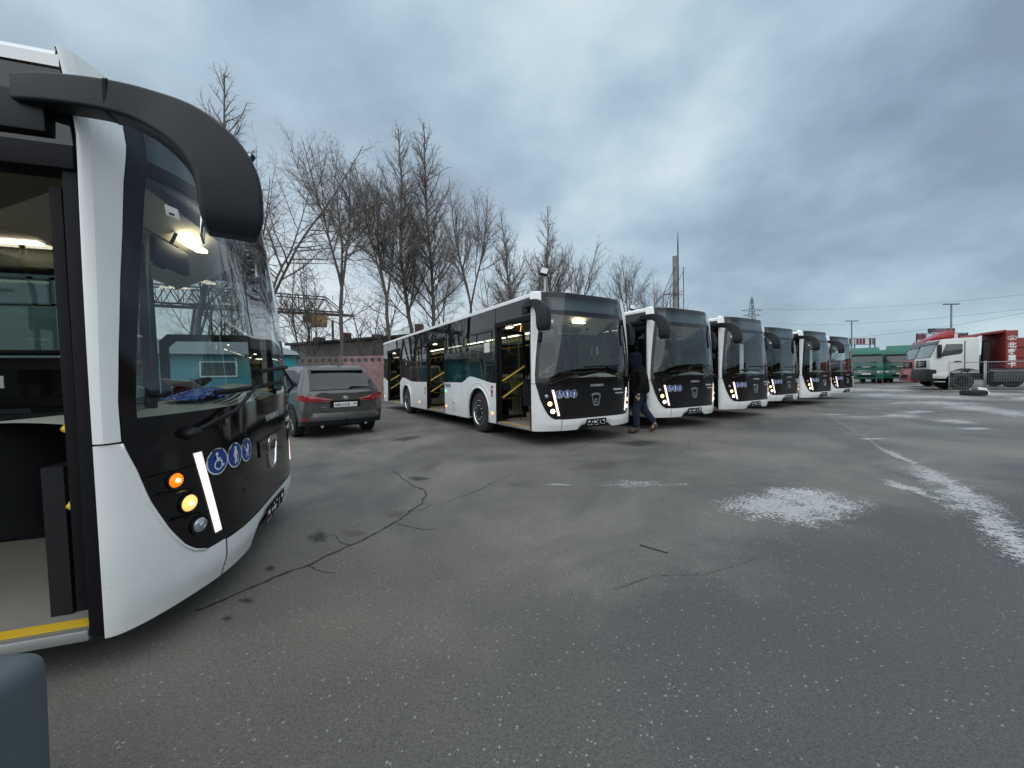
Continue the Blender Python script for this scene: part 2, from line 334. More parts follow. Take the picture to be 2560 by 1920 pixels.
for pts, w0, w1, j in (
    ([(-1.72, 5.42), (-1.59, 5.29), (-1.48, 5.03), (-1.28, 4.73), (-1.06, 4.51), (-0.98, 4.31), (-0.96, 4.0), (-1.03, 3.77), (-1.08, 3.53), (-1.13, 3.35), (-1.21, 3.18), (-1.3, 3.03), (-1.38, 2.89), (-1.47, 2.71), (-1.57, 2.59), (-1.67, 2.45), (-1.77, 2.3), (-1.84, 2.18)], .006, .011, .011),
    ([(-1.08, 3.48), (-0.97, 3.41), (-0.85, 3.36), (-0.79, 3.32), (-0.68, 3.33)], .005, .002, .004),
    ([(-0.73, 4.03), (-0.61, 4.22), (-0.45, 4.4), (-0.3, 4.68), (-0.16, 4.95), (-0.03, 5.09), (0.17, 5.35), (0.43, 5.77)], .004, .003, .008),
    ([(-5.2, 5.4), (-3.94, 6.78), (-3.7, 7.23), (-3.22, 7.72), (-2.84, 7.92), (-2.62, 9.06), (-2.04, 9.97), (-1.71, 10.55)], .006, .004, .01),
    ([(0.95, 6.65), (1.23, 7.01), (1.76, 7.73), (2.13, 8.21)], .008, .006, .01),
    ([(-1.30, 3.03), (-1.42, 3.10), (-1.50, 3.22), (-1.66, 3.28)], .004, .002, .006), ([(-1.03, 3.77), (-.90, 3.86), (-.84, 4.02)], .004, .0015, .006), ([(-1.06, 4.51), (-1.22, 4.46), (-1.33, 4.52)], .003, .0015, .006), ([(-1.47, 2.71), (-1.34, 2.62), (-1.22, 2.60)], .004, .002, .006),
    ([(-.3, 4.68), (-.12, 4.60), (.10, 4.63), (.3, 4.55)], .003, .002, .008), ([(2.6, 6.2), (3.2, 6.9), (3.5, 7.6), (4.2, 8.0)], .004, .003, .012), ([(.6, 2.35), (.9, 2.5), (1.3, 2.52), (1.7, 2.7)], .0018, .0014, .006)):
    b = MB(); strip(b, pts, w0, w1, .0035, j, rn); b.build('asphalt_crack', cm, ground, fix=False)
def stain_mat(name, col, a):
    m, t, b = base_mat(name); tcn = t.nodes.new('ShaderNodeTexCoord'); at = t.nodes.new('ShaderNodeAttribute'); at.attribute_name = 'edge'
    nz = noise(t, tcn.outputs['Object'], 14, 5, .7)
    al = math_node(t, 'MULTIPLY', math_node(t, 'ADD', math_node(t, 'MULTIPLY', at.outputs['Fac'], 1.6), math_node(t, 'MULTIPLY', math_node(t, 'SUBTRACT', nz, .5), 1.4)), a, True)
    t.links.new(al, b.inputs['Alpha']); b.inputs['Base Color'].default_value = (*col, 1); b.inputs['Roughness'].default_value = .6
    return m
def blob(name, m, cx, cy, ax, ay, bx, by, z, sd):
    n, rings = 24, [1, .8, .5, .2]; vv = []; e = []
    for rr in rings:
        for j in range(n):
            a = 6.28318*j/n; w_ = 1+.45*mnoise.noise((math.cos(a)*1.7+sd, math.sin(a)*1.7, sd))+.25*mnoise.noise((math.cos(a)*4+sd, math.sin(a)*4, sd)); vv.append((cx+(ax*math.cos(a)+bx*math.sin(a))*rr*w_, cy+(ay*math.cos(a)+by*math.sin(a))*rr*w_, z)); e.append(1-rr)
    ff = [(q*n+j, q*n+(j+1) % n, (q+1)*n+(j+1) % n, (q+1)*n+j) for q in range(3) for j in range(n)]+[tuple(3*n+j for j in range(n))]
    o = MB().add(vv, ff).build(name, m, ground, fix=False); at = o.data.attributes.new('edge', 'FLOAT', 'POINT'); at.data.foreach_set('value', e); return o
oil = stain_mat('oil_stain', (.04, .04, .041), .55); rust = stain_mat('rust_stain', (.15, .125, .10), .35); chalk = stain_mat('old_paint_line', (.34, .35, .36), .35)
for k, q in enumerate([(-1.64, 3.20, 0.11, -0.00, -0.06, 0.13), (-1.72, 2.68, 0.05, 0, -0.02, 0.05), (-1.62, 2.29, 0.045, 0, -0.02, 0.03), (-1.61, 2.12, 0.035, 0, -0.01, 0.025), (-1.22, 5.01, 0.17, -0.01, -0.03, 0.14), (-2.3, 8.3, .35, .2, -.15, .4), (2.4, 7.3, .5, .1, .1, .4)]): blob('oil_stain', oil, *q, .0026, k*2.3)
for k, q in enumerate([(-1.36, 3.27, 0.13, -0.00, -0.03, 0.09), (-1.14, 3.72, 0.13, -0.00, -0.03, 0.12), (1.3, 5.6, .5, .1, .2, .3)]): blob('rust_stain', rust, *q, .0022, 9+k*1.9)
b = MB(); vv = [(10.28, 13.01), (8.67, 10.3), (7.37, 8.24), (6.3, 6.58), (5.73, 5.62)]; strip(b, vv, .03, .035, .003, .008, rn, .08); b.build('faded_paint_line', mat('faded_paint', (.175, .178, .18), .85, var=.4, vscale=15), ground, fix=False)
# scattered pebbles, leaves and sticks lying on the asphalt (too many and too small to count)
pb = MB(); rp = random.Random(11)
for i in range(900):
    a = rp.uniform(-1.0, 1.0); d = .9+rp.random()**1.6*7; x, y = d*math.sin(a)*1.1, d*math.cos(a); s_ = rp.uniform(.0025, .007)
    if x < -1.3: continue
    pb.add([(x-s_, y, 0), (x+s_*.3, y-s_, 0), (x+s_, y+s_*.4, 0), (x, y+s_, 0), (x, y, s_*.8)], [(0, 1, 4), (1, 2, 4), (2, 3, 4), (3, 0, 4)])
tag(pb.build('gravel', mat('gravel_grey', (.27, .26, .25), .85, var=.5, vscale=3), None), kind='stuff', label='tiny loose stones scattered over the asphalt')
lm = mat('dead_twig', (.05, .04, .032), .9)
b = MB().tube([(.97, 2.95, .006), (1.03, 2.89, .007), (1.08, 2.85, .006), (1.13, 2.81, .005)], .0045, 5); tag(b.build('twig', lm), 'thin dark twig lying alone on the asphalt', 'twig')
# ================================================================== CITY BUS
white = mat('bus_white_paint', (.84, .86, .85), .34, var=.03, vscale=2.5, coat=.35, dirt=.10, dirtcol=(.42, .41, .39), grime=.35)
blackp = mat('bus_black_gloss', (.007, .007, .008), .09, var=.2, vscale=3, coat=0, spec=.4, dirt=.02, dirtcol=(.05, .05, .05))
blackside = mat('bus_black_side_glass', (.005, .006, .007), .02, var=.1, coat=0, ior=1.62)
rubber = mat('black_rubber', (.006, .006, .008), .60, spec=.18, var=.2, vscale=30, bump=.15, bscale=120)
plastic = mat('dark_grey_plastic', (.0095, .012, .0155), .46, spec=.28, var=.08, vscale=12, bump=.12, bscale=420)
tyrem = mat('tyre_rubber', (.022, .022, .023), .82, var=.25, vscale=15, bump=.3, bscale=60, dirt=.25, dirtcol=(.075, .07, .063))
chrome = mat('polished_alloy', (.72, .73, .74), .16, 1.0, var=.05)
blackmetal = mat('black_metal', (.010, .010, .011), .5, 0, spec=.25, var=.2)
alu = mat('aluminium_edge', (.45, .46, .46), .42, .8, var=.1)
floorm = mat('bus_floor_vinyl', (.235, .222, .20), .72, var=.1, vscale=25, dirt=.12, dirtcol=(.17, .16, .14))
beige = mat('beige_plastic', (.50, .46, .38), .55, var=.05, vscale=5, bump=.08, bscale=300)
ceilm = mat('ceiling_panel', (.17, .16, .145), .6, var=.05)
greydash = mat('dash_grey_green', (.33, .335, .30), .62, var=.08, vscale=5, bump=.1, bscale=300)
yellow = mat('yellow_rail_paint', (.72, .47, .035), .38, var=.08, vscale=9, coat=.2)
seatfab = mat('seat_blue_grey', (.07, .10, .13), .85, var=.2, vscale=40)
seatpl = mat('seat_shell_beige', (.40, .39, .35), .5, var=.06)
darkint = mat('dark_interior_trim', (.014, .015, .017), .6, spec=.2, var=.15)
wind = glass('windshield_glass', (.76, .83, .82), 1.55, 1.52)
sideg = glass('tinted_side_glass', (.25, .31, .31), 1.15, 1.55)
doorg = glass('door_glass', (.62, .68, .67), 1.4, 1.5)
dispg = glass('display_glass', (.42, .48, .50), 1.6, 1.5)
lightm = emit('interior_light', (1.0, .88, .64), 8.0)
drlm = emit('running_light_white', (1.0, .84, .80), .42); ledm = emit('running_light_diode', (1.0, .93, .90), 1.1); bulbm = emit('lamp_bulb_glow', (1.0, .80, .35), 2.2)
headw = emit('headlamp_lit_white', (1.0, .86, .60), 3.2)
headwarm = emit('headlamp_lit_warm', (1.0, .66, .26), 2.2)
ambl = emit('indicator_lit_amber', (1.0, .17, .002), .95)
yelf = emit('fog_lamp_lit_yellow', (1.0, .60, .16), .75)
ambside = emit('side_marker_lit', (1.0, .42, .08), 1.6)
greenl = emit('green_button_lit', (.1, .9, .3), 1.6)
rooflamp = emit('roof_marker_lit', (1.0, .97, .9), 1.5)
clear = mat('clear_lamp_lens', (.42, .44, .47), .12, .6, var=.2, vscale=30, coat=.8)
lampred = mat('red_reflector', (.36, .03, .015), .25, var=.1, coat=.6)
iconblue = mat('sticker_blue', (.012, .055, .26), .42, var=.04)
iconwhite = mat('sticker_white', (.78, .79, .80), .45, var=.03)
redst = mat('sticker_red', (.50, .03, .02), .45, var=.05)
lettm = mat('chrome_lettering', (.74, .76, .78), .25, .55, var=.03)
paperm = mat('white_paper', (.74, .73, .70), .8, var=.03)

S0, SL, SE, EE = 1.0, .40, 1.40, .37
def rake(z): t_ = max(0, z-1.2); return .03*t_+.045*t_*t_
def tumble(z): t_ = max(0, z-1.3); return .0144*t_*t_
def P(s, z, off=0.0):
    def raw(s, z):
        sg = -1 if s < 0 else 1; a = abs(s); rk = rake(z); W = tumble(z)
        lowin = .035*max(0, (.40-z)/.12) if z < .40 else 0
        if a <= S0: x = a; y = rk+.13*a**4-.02*a*a*(1-a*a)
        elif a <= SE:
            t_ = (a-S0)/SL; y0 = rk+.13; e = max(EE, y0+.12); c = min(e, y0+.14)
            x = (1-t_)**2+2*t_*(1-t_)*1.27+t_*t_*1.27; y = (1-t_)**2*y0+2*t_*(1-t_)*c+t_*t_*e
        else: x = 1.27; y = max(EE, rk+.25)+(a-SE)
        return Vector((sg*(x-W*min(1, a/1.27)), y+lowin*max(0, min(1, (SE-.05-a)/.4)), z))
    p = raw(s, z)
    if off:
        du = raw(s+.01, z)-raw(s-.01, z); dv = raw(s, z+.01)-raw(s, z-.01); n = du.cross(dv).normalized(); p = p+n*off
    return p
INN = [(.50, .93), (.515, .97), (.535, 1.0), (.585, 1.035), (.69, 1.085), (.87, 1.155), (1.03, 1.20), (1.16, 1.25), (1.35, 1.25), (1.59, 1.225), (1.92, 1.18), (2.15, 1.14), (2.30, 1.115), (2.58, 1.065), (2.90, 1.05)]
def inn(z): return lerp_tab(INN, z)
def gi(z): return inn(z)-.07 if z > 1.3 else 1.18
OUT = 1.40
def patch(b, sl, sr, z0, z1, ns, nz, off=0, thick=.0):
    """grid on the front surface between s = sl(z) and sr(z)"""
    zs = [z0+(z1-z0)*j/nz for j in range(nz+1)]
    def fn(u, v): z = z0+(z1-z0)*v; a, c = sl(z), sr(z); return P(a+(c-a)*u, z, off)
    b.grid(fn, ns, nz)
    if thick:
        def fn2(u, v): z = z0+(z1-z0)*v; a, c = sl(z), sr(z); return P(a+(c-a)*u, z, off-thick)
        n0 = len(b.v)-(ns+1)*(nz+1); b.grid(fn2, ns, nz, True); n1 = n0+(ns+1)*(nz+1)
        idx = lambda i, j: i*(nz+1)+j
        rim = [(i, 0) for i in range(ns)]+[(ns, j) for j in range(nz)]+[(i, nz) for i in range(ns, 0, -1)]+[(0, j) for j in range(nz, 0, -1)]
        for p, q in zip(rim, rim[1:]+rim[:1]): b.f.append((n0+idx(*p), n0+idx(*q), n1+idx(*q), n1+idx(*p)))
def decal(name, me_pts, faces, s0, z0, off, m, parent): # flat shape bent onto the front surface
    return MB().add([P(s0+u, z0+v, off+w_) for u, v, w_ in me_pts], faces).build(name, m, parent, fix=False)
def disc_pts(r_, n=32, w_=0, r2=None):
    if r2 is None: return [(r_*math.cos(6.28318*j/n), r_*math.sin(6.28318*j/n), w_) for j in range(n)], [tuple(range(n))]
    v = [(r_*math.cos(6.28318*j/n), r_*math.sin(6.28318*j/n), w_) for j in range(n)]+[(r2*math.cos(6.28318*j/n), r2*math.sin(6.28318*j/n), w_) for j in range(n)]
    return v, [(j, (j+1) % n, n+(j+1) % n, n+j) for j in range(n)]
def stroke(b, pts, w_, z):
    for (x0, y0), (x1, y1) in zip(pts, pts[1:]):
        dx, dy = x1-x0, y1-y0; L_ = math.hypot(dx, dy) or 1; nx, ny = -dy/L_*w_, dx/L_*w_; ex, ey = dx/L_*w_*.5, dy/L_*w_*.5
        b.add([(x0+nx-ex, y0+ny-ey, z), (x0-nx-ex, y0-ny-ey, z), (x1-nx+ex, y1-ny+ey, z), (x1+nx+ex, y1+ny+ey, z)], [(0, 1, 2, 3)])
def circ(b, cx, cy, r_, z, w_=None, n=18, a0=0, a1=6.28318):
    if w_ is None: b.add([(cx+r_*math.cos(6.28318*j/n), cy+r_*math.sin(6.28318*j/n), z) for j in range(n)], [tuple(range(n))])
    else: stroke(b, [(cx+r_*math.cos(a0+(a1-a0)*j/n), cy+r_*math.sin(a0+(a1-a0)*j/n)) for j in range(n+1)], w_, z)
def picto(kind, k=1.0):
    b = MB(); z = 0
    if kind == 'wheelchair':
        circ(b, -.008, .042, .009, z); stroke(b, [(-.008, .030), (-.006, .006), (.018, .004), (.028, -.028), (.038, -.024)], .0045, z); stroke(b, [(-.006, .018), (.014, .016)], .0035, z)
        circ(b, .000, -.018, .025, z, .0036, 20, R(115), R(390))
    elif kind == 'elder':
        circ(b, 0, .043, .010, z); stroke(b, [(0, .031), (0, -.006)], .010, z); stroke(b, [(-.003, -.006), (-.008, -.046)], .005, z); stroke(b, [(.003, -.006), (.010, -.044)], .005, z)
        stroke(b, [(-.010, .026), (-.020, .002), (-.014, -.008)], .0035, z); stroke(b, [(.010, .026), (.020, .004)], .0035, z); stroke(b, [(.020, .006), (.026, -.044)], .0022, z)
    else:
        b.add([(-.022, .008, z), (-.012, -.012, z), (.016, -.012, z), (.026, .008, z)], [(0, 1, 2, 3)])
        b.add([(.002, .010, z), (.026, .010, z), (.022, .028, z), (.012, .038, z), (.002, .040, z)], [(0, 1, 2, 3, 4)])
        stroke(b, [(-.022, .008), (-.030, .026), (-.036, .028)], .003, z); stroke(b, [(-.008, -.012), (.012, -.026)], .0025, z); stroke(b, [(.012, -.012), (-.008, -.026)], .0025, z)
        circ(b, -.010, -.032, .007, z, .0026, 12); circ(b, .014, -.032, .007, z, .0026, 12)
    return [(x*k, y*k, w_) for x, y, w_ in b.v], b.f

def side_fn(sg, xo=0):  # outline (y, z) on the side wall, w = depth outwards
    return lambda y, z, w_: (sg*(1.27-tumble(z)+xo+w_), y, z)
def arch(yc, zc, r_, z0, n=14, lo=None):
    a0 = math.asin((zc-z0)/r_) if zc > z0 else 0
    return [(yc-r_*math.cos(-a0+(math.pi+2*a0)*j/n), zc+r_*math.sin(-a0+(math.pi+2*a0)*j/n)) for j in range(n+1)]
FW, RW, ZW, RT = 2.60, 8.50, .47, .47

def make_wheel(parent, sg, y, dual=False):
    e = MB(); X = sg*1.235
    fn = lambda a, c, h: (X-sg*h, y+a, ZW+c)
    prof = [(.29, .0), (.33, -.012), (.40, -.010), (.445, .01), (.468, .045), (.470, .22), (.445, .26), (.40, .28), (.29, .27)]
    t_ = e.lathe(prof, 32, fn).build('wheel', tyrem, parent, smooth=True, auto=50)
    MB().lathe([(.292, .002), (.300, -.016), (.285, -.02), (.268, .012), (.235, .055), (.215, .060)], 32, fn).build('rim', chrome, t_, smooth=True, auto=40, fix=True)
    MB().lathe([(.222, .058), (.205, .020), (.172, .004), (.150, .010), (.075, .008), (.062, -.018), (.02, -.022), (.0, -.022)], 28, fn).build('hub', blackmetal, t_, smooth=True, auto=35)
    nb = MB()
    for j in range(10):
        a = 6.28318*j/10; nb.lathe([(.014, .02), (.014, -.020), (.009, -.030), (0, -.030)], 6, lambda p, q, h, a=a: (X-sg*h, y+.168*math.cos(a)+p, ZW+.168*math.sin(a)+q))
    nb.build('wheel_nut', chrome, t_)
    hb = MB()
    for j in range(10):
        a = 6.28318*(j+.5)/10; hb.lathe([(.019, .036), (.0, .034)], 8, lambda p, q, h, a=a: (X-sg*h-sg*.006, y+.248*math.cos(a)+p*1.1, ZW+.248*math.sin(a)+q))
    hb.build('rim_hole', blackmetal, t_, fix=False)
    return t_

def door_leaf(parent, hinge_y, sgn, z0=.40, z1=2.30, w_=.64, rails=True):
    """a leaf swung inwards 90 degrees at hinge_y; it spans x from the side inwards"""
    x0, x1 = -1.215, -1.215+w_; th = .022; y0 = hinge_y
    fr = MB(); t_ = .055
    fr.box(x0, x0+t_, y0-th, y0+th, z0, z1); fr.box(x1-t_, x1, y0-th, y0+th, z0, z1); fr.box(x0+t_, x1-t_, y0-th, y0+th, z0, z0+.07); fr.box(x0+t_, x1-t_, y0-th, y0+th, z1-.07, z1)
    d = fr.build('door_leaf', rubber, parent, bevel=.006)
    MB().box(x0+t_, x1-t_, y0-.004, y0+.004, z0+.07, z1-.07).build('pane', doorg, d)
    if rails:
        yy = y0+sgn*.055
        for zz in (0, .36):
            MB().tube([(x0+.05, y0+sgn*.02, .86+zz), (x0+.06, yy, .87+zz), (x1-.06, yy, 1.20+zz*.92), (x1-.05, y0+sgn*.02, 1.21+zz*.92)], .017, 10).build('handrail', yellow, d, smooth=True)
    return d

def make_bus():
    B = empty('city_bus')
    # ---- front: white corners, bumper, pillars
    for sg in (-1, 1):
        b = MB(); patch(b, lambda z: sg*min(inn(z)+.004, OUT-.01), lambda z: sg*OUT, .50, 1.165, 8, 16, .004, .03); patch(b, lambda z: sg*.815, lambda z: sg*OUT, .285, .50, 14, 6, .004, .03)
        b.build('corner_panel', white, B, smooth=True, auto=45)
        b = MB()
        def pf(u, v):
            z = 1.175+(2.88-1.175)*v; a_ = inn(z)+.004; r_ = .55; tt = u; s_ = a_+(OUT-a_)*tt; rid = .014*min(tt/r_, (1-tt)/(1-r_)) if True else 0; return P(sg*s_, z, .004+rid)
        b.grid(pf, 20, 28); b.grid(lambda u, v: P(sg*((inn(1.175+1.705*v)+.004) if u < .5 else OUT), 1.175+1.705*v, .004 if u in (0, 1) else -.026), 2, 28); b.build('windscreen_pillar', white, B, smooth=True, auto=12, fix=False)
        MB().tube([P(sg*(inn(z_)+.004), z_, .006) for z_ in [.505+.66*i/24 for i in range(25)]], .007, 6).build('panel_lip', white, B, smooth=True)
        b = MB(); patch(b, lambda z: sg*(inn(z)-.03), lambda z: sg*OUT, .30, 2.88, 10, 30, -.012); b.build('pillar_backing', blackmetal, B, smooth=True, fix=False)
    b = MB()
    def zlow(s): a = abs(s); return .285+(0 if a > .46 else (.075 if a < .34 else .075*(.46-a)/.12))
    def fb(u, v): s = -.805+1.61*u; z = zlow(s)+(.495-zlow(s))*v; rec = .03*max(0, min(1, (.46-abs(s))/.12))*max(0, 1-v*1.6); return P(s, z, .004-rec)
    b.grid(fb, 46, 8); b.build('bumper', white, B, smooth=True, auto=40, fix=False)
    b = MB(); b.grid(lambda u, v: P(-1.38+2.76*u, .29+.21*v, -.03), 30, 2); b.build('bumper_core', blackmetal, B, fix=False)
    # ---- front: black mask and glass
    mk = MB(); patch(mk, lambda z: -inn(z), inn, .50, .985, 44, 14, .0, .02); msk = mk.build('front_mask', blackp, B, smooth=True, auto=45)
    mk = MB(); patch(mk, lambda z: -inn(z)+.003, lambda z: inn(z)-.003, .99, 1.275, 44, 8, .004, .02); mk.build('wiper_panel', blackp, B, smooth=True, auto=45)
    for sg in (-1, 1):
        b = MB(); patch(b, lambda z: sg*gi(z), lambda z: sg*inn(z), 1.275, 2.88, 5, 24, .003, .012); b.build('windscreen_surround', blackp, B, smooth=True, auto=45)
    b = MB(); patch(b, lambda z: -gi(z), gi, 2.47, 2.55, 40, 2, .003, .03); b.build('windscreen_divider', blackp, B, smooth=True, auto=45)
    b = MB(); patch(b, lambda z: -gi(z), gi, 2.80, 2.895, 40, 4, .003, .03); b.build('roof_front_edge', blackp, B, smooth=True, auto=45)
    b = MB(); patch(b, lambda z: -gi(z)-.01, lambda z: gi(z)+.01, 1.27, 2.475, 44, 20, .0); ws = b.build('windscreen', wind, B, smooth=True, fix=False)
    b = MB(); patch(b, lambda z: -gi(z)-.01, lambda z: gi(z)+.01, 2.545, 2.805, 44, 5, .0); b.build('destination_window', dispg, B, smooth=True, fix=False)
    b = MB(); b.box(-.82, .82, .28, .36, 2.56, 2.79); b.build('destination_display', mat('display_face', (.30, .36, .40), .6, var=.1), B, bevel=.01)
    # sticker on glass
    v = [(-.034, -.028, 0), (.034, -.028, 0), (.034, .028, 0), (-.034, .028, 0)]
    stk = decal('glass_sticker', v, [(0, 1, 2, 3)], -.93, 2.33, .004, paperm, B)
    decal('barcode', [(-.020, -.018, 0), (.006, -.018, 0), (.006, -.008, 0), (-.020, -.008, 0)], [(0, 1, 2, 3)], -.93, 2.33, .006, darkint, stk)
    # hood lid grooves: a raised grille plate in the middle of the mask
    b = MB(); patch(b, lambda z: -.33+.12*(1.0-z), lambda z: .33-.12*(1.0-z), .86, .975, 14, 4, .010, .012); b.build('bonnet_lip', blackp, msk, smooth=True, auto=40)
    # badge: shield with chrome rim
    out = [(-.118, .10), (-.10, .122), (-.05, .135), (0, .138), (.05, .135), (.10, .122), (.118, .10), (.10, .02), (.075, -.09), (.06, -.112), (0, -.118), (-.06, -.112), (-.075, -.09), (-.10, .02)]
    n = len(out); v = [(x, z, .014) for x, z in out]+[(x*.80, z*.80+(-.012 if z > .09 else 0), .014) for x, z in out]+[(x*1.03, z*1.03, .0) for x, z in out]+[(x*.78, z*.78-(.012 if z > .09 else 0), .004) for x, z in out]
    f = [(i, (i+1) % n, n+(i+1) % n, n+i) for i in range(n)]+[(2*n+i, 2*n+(i+1) % n, (i+1) % n, i) for i in range(n)]+[(n+i, n+(i+1) % n, 3*n+(i+1) % n, 3*n+i) for i in range(n)]
    bd = decal('badge', v, f, 0, .835, .001, chrome, msk)
    b = MB(); stroke(b, [(-.03, -.05), (-.028, .0), (-.012, .035), (.02, .055), (.012, .03), (.035, .02)], .010, 0); stroke(b, [(-.012, .03), (.0, -.01), (.022, -.03), (.012, -.06)], .008, 0); stroke(b, [(-.03, -.02), (-.045, -.055)], .006, 0)
    decal('badge_emblem', b.v, b.f, 0, .825, .007, mat('badge_grey', (.35, .37, .39), .35, .7), bd)
    # lettering
    me = text_mesh('КАМАЗ', .062, lettm, bold=.0012, sx=1.55); warp(me, lambda x, y, z: P(.03+x, 1.115+y, .008+z)); link('lettering', me, msk)
    me = text_mesh('ТЕХИНКОМ', .044, iconwhite, bold=.0010, sx=1.1); warp(me, lambda x, y, z: P(.60+x, 1.02+y, .008+z)); link('lettering', me, msk)
    decal('sticker_box', [(-.045, -.022, 0), (.045, -.022, 0), (.045, .022, 0), (-.045, .022, 0)], [(0, 1, 2, 3)], .79, 1.024, .004, mat('sticker_light_blue', (.07, .20, .50), .4), msk)
    me = text_mesh('+7 (812) 703-03-03', .036, iconwhite, bold=.0006); warp(me, lambda x, y, z: P(.665+x, .945+y, .004+z)); link('lettering', me, msk)
    # accessibility stickers
    for s_, kind in ((-.845, 'wheelchair'), (-.695, 'elder'), (-.55, 'pram')):
        d = decal('sticker', *disc_pts(.076, 32), s_, .97, .004, iconwhite, msk); decal('sticker_disc', *disc_pts(.068, 32), s_, .97, .0055, iconblue, d)
        pv, pf = picto(kind, 1.05); decal('pictogram', pv, pf, s_, .97, .0072, iconwhite, d)
    # running lights and lamps
    for sg in (-1, 1):
        b = MB(); b.grid(lambda u, v: P(sg*(.965-.10*v+(-.016+.032*u)), 1.045-.47*v, .012), 3, 14); b.grid(lambda u, v: P(sg*(.965-.10*v+(-.022+.044*u)), 1.052-.484*v, .005), 3, 14)
        rl_ = b.build('running_light', drlm, msk, fix=False); b = MB()
        for q in range(30):
            v0 = (q+.5)/30; b.add([P(sg*(.965-.10*v0)+.0105*math.cos(j*.7854), 1.045-.47*v0+.0048*math.sin(j*.7854), .0145) for j in range(8)], [tuple(range(8))])
        b.build('light_diode', ledm, rl_, fix=False)
        for k, (s_, z_, r_) in enumerate(((1.055, .935, .036), (1.012, .795, .043), (.97, .655, .042))):
            hs = MB(); c0 = P(sg*s_, z_, 0); nn = (P(sg*s_, z_, .1)-c0).normalized(); ta = nn.orthogonal().normalized(); tb = nn.cross(ta)
            qt_ = nn.to_track_quat('Z', 'Y'); fn = lambda x, y, h: c0+qt_ @ Vector((x, y, h))
            hs.lathe([(r_*1.28, .003), (r_*1.25, .012), (r_*1.02, .010), (r_, .004)], 22, fn); hd = hs.build('lamp', blackp, msk, smooth=True, auto=40)
            ln = MB(); ln.lathe([(r_, .004), (r_*.9, .012), (r_*.55, .019), (0, .022)], 22, fn); ln.build('lamp_lens', (clear, headwarm, headw)[k], hd, smooth=True)['was'] = (clear, headwarm, headw)[k].name; rf_ = MB()
            for q in range(3): rf_.lathe([(r_*(.30+.22*q), .0225-.006*q), (r_*(.34+.22*q), .0245-.006*q), (r_*(.38+.22*q), .0215-.006*q)], 20, fn)
            rf_.f = [f_ for f_ in rf_.f if len(f_) == 4]; rf_.build('lens_ring', clear, hd, fix=False); rf_ = MB(); rf_.lathe([(r_*.42, .0185), (r_*.3, .0235), (0, .025)], 16, fn); rf_.build('lamp_bulb', clear if k == 0 else bulbm, hd, smooth=True)
            if k < 2:
                b = MB(); z2 = z_-r_*1.32; b.grid(lambda u, v: P(sg*(s_+.075-.13*u-.02*v), z2-.03*u+.012*v-.006, .006+.012*v), 6, 2); b.build('lamp_ledge', blackp, hd, fix=False)
    # number plate holder with no plate in it
    b = MB(); b.grid(lambda u, v: P(-.262+.524*u, .345+.125*v, .016), 8, 2); b.grid(lambda u, v: P(-.262+.524*u, .345+.125*v, -.01), 8, 2, True); pl = b.build('plate_holder', rubber, B, fix=False)
    b = MB()
    for x, z, w_, h in ((-.19, .075, .05, .028), (.19, .080, .05, .028), (-.03, .060, .09, .020), (-.045, .09, .022, .018), (.03, .095, .022, .018), (-.12, .025, .022, .018), (.11, .035, .022, .018), (-.16, .012, .12, .006), (.02, .012, .12, .006), (.18, .014, .1, .006), (-.11, .07, .015, .03), (.10, .07, .012, .04), (-.22, .035, .012, .03), (.22, .04, .012, .03)):
        b.grid(lambda u, v: P(x-w_/2+w_*u, .345+z-h/2+h*v, .0185), 1, 1)
    b.build('plate_print', iconwhite, pl, fix=False)
    # wipers
    def wiper(base, mid, t0, t1):
        w_ = MB().tube([P(*base, .03), P((base[0]*.6+mid[0]*.4), base[1]*.6+mid[1]*.4, .06), P(*mid, .045)], [.018, .012, .009], 6); wo_ = w_.build('wiper', blackmetal, B, smooth=True)
        MB().tube([P(t0[0]+(t1[0]-t0[0])*i/8, t0[1]+(t1[1]-t0[1])*i/8, .022) for i in range(9)], .010, 5, sq=1.6).build('wiper_blade', rubber, wo_)
        MB().lathe([(.035, 0), (.03, .05), (.012, .065), (0, .065)], 12, lambda x, y, h: P(base[0]+x, base[1]+y, .004+h)).build('wiper_pivot', blackmetal, wo_, smooth=True)
    wiper((-1.0, 1.165), (-.42, 1.375), (-.86, 1.365), (.28, 1.375)); wiper((1.05, 1.20), (.30, 1.49), (-.27, 1.475), (.66, 1.50))
    # ---- side walls
    def wall(sg, name, pts, m, w0, w1, lab=None): b = MB(); b.prism(pts, w0, w1, side_fn(sg)); return b.build(name, m, B, bevel=.004, seg=1)
    hump = lambda yc: [(yc+1.09, 1.17), (yc+.90, 1.175), (yc+.72, 1.235), (yc+.58, 1.30), (yc+.44, 1.322), (yc+.28, 1.315), (yc-.05, 1.265), (yc-.42, 1.205), (yc-.68, 1.175), (yc-.85, 1.17)]
    for sg in (-1, 1):
        A = arch(FW, .50, .555, .29); C_ = arch(RW, .50, .555, .29)
        wall(sg, 'side_panel', [(1.75, .29)]+A+[(3.69, .29)]+hump(FW), white, -.03, .0)
        if sg < 0: wall(sg, 'side_panel', [(3.70, .29), (4.72, .29), (4.72, 1.17), (3.70, 1.17)], white, -.03, .0); wall(sg, 'side_panel', [(6.27, .29), (7.40, .29), (7.40, 1.17), (6.27, 1.17)], white, -.03, 0)
        else: wall(sg, 'side_panel', [(EE+.03, .29), (1.74, .29), (1.74, 1.17), (EE+.03, 1.17)], white, -.03, 0); [wall(sg, 'side_panel', [(a, .29), (c, .29), (c, 1.17), (a, 1.17)], white, -.03, 0) for a, c in ((3.70, 5.5), (5.51, 7.40))]
        rh = [(p, q) for p, q in hump(RW-.02)]; rh[0] = (9.33, 1.17); rh[-1] = (7.41, 1.17); rh = [(min(9.33, max(7.41, p)), q) for p, q in rh]
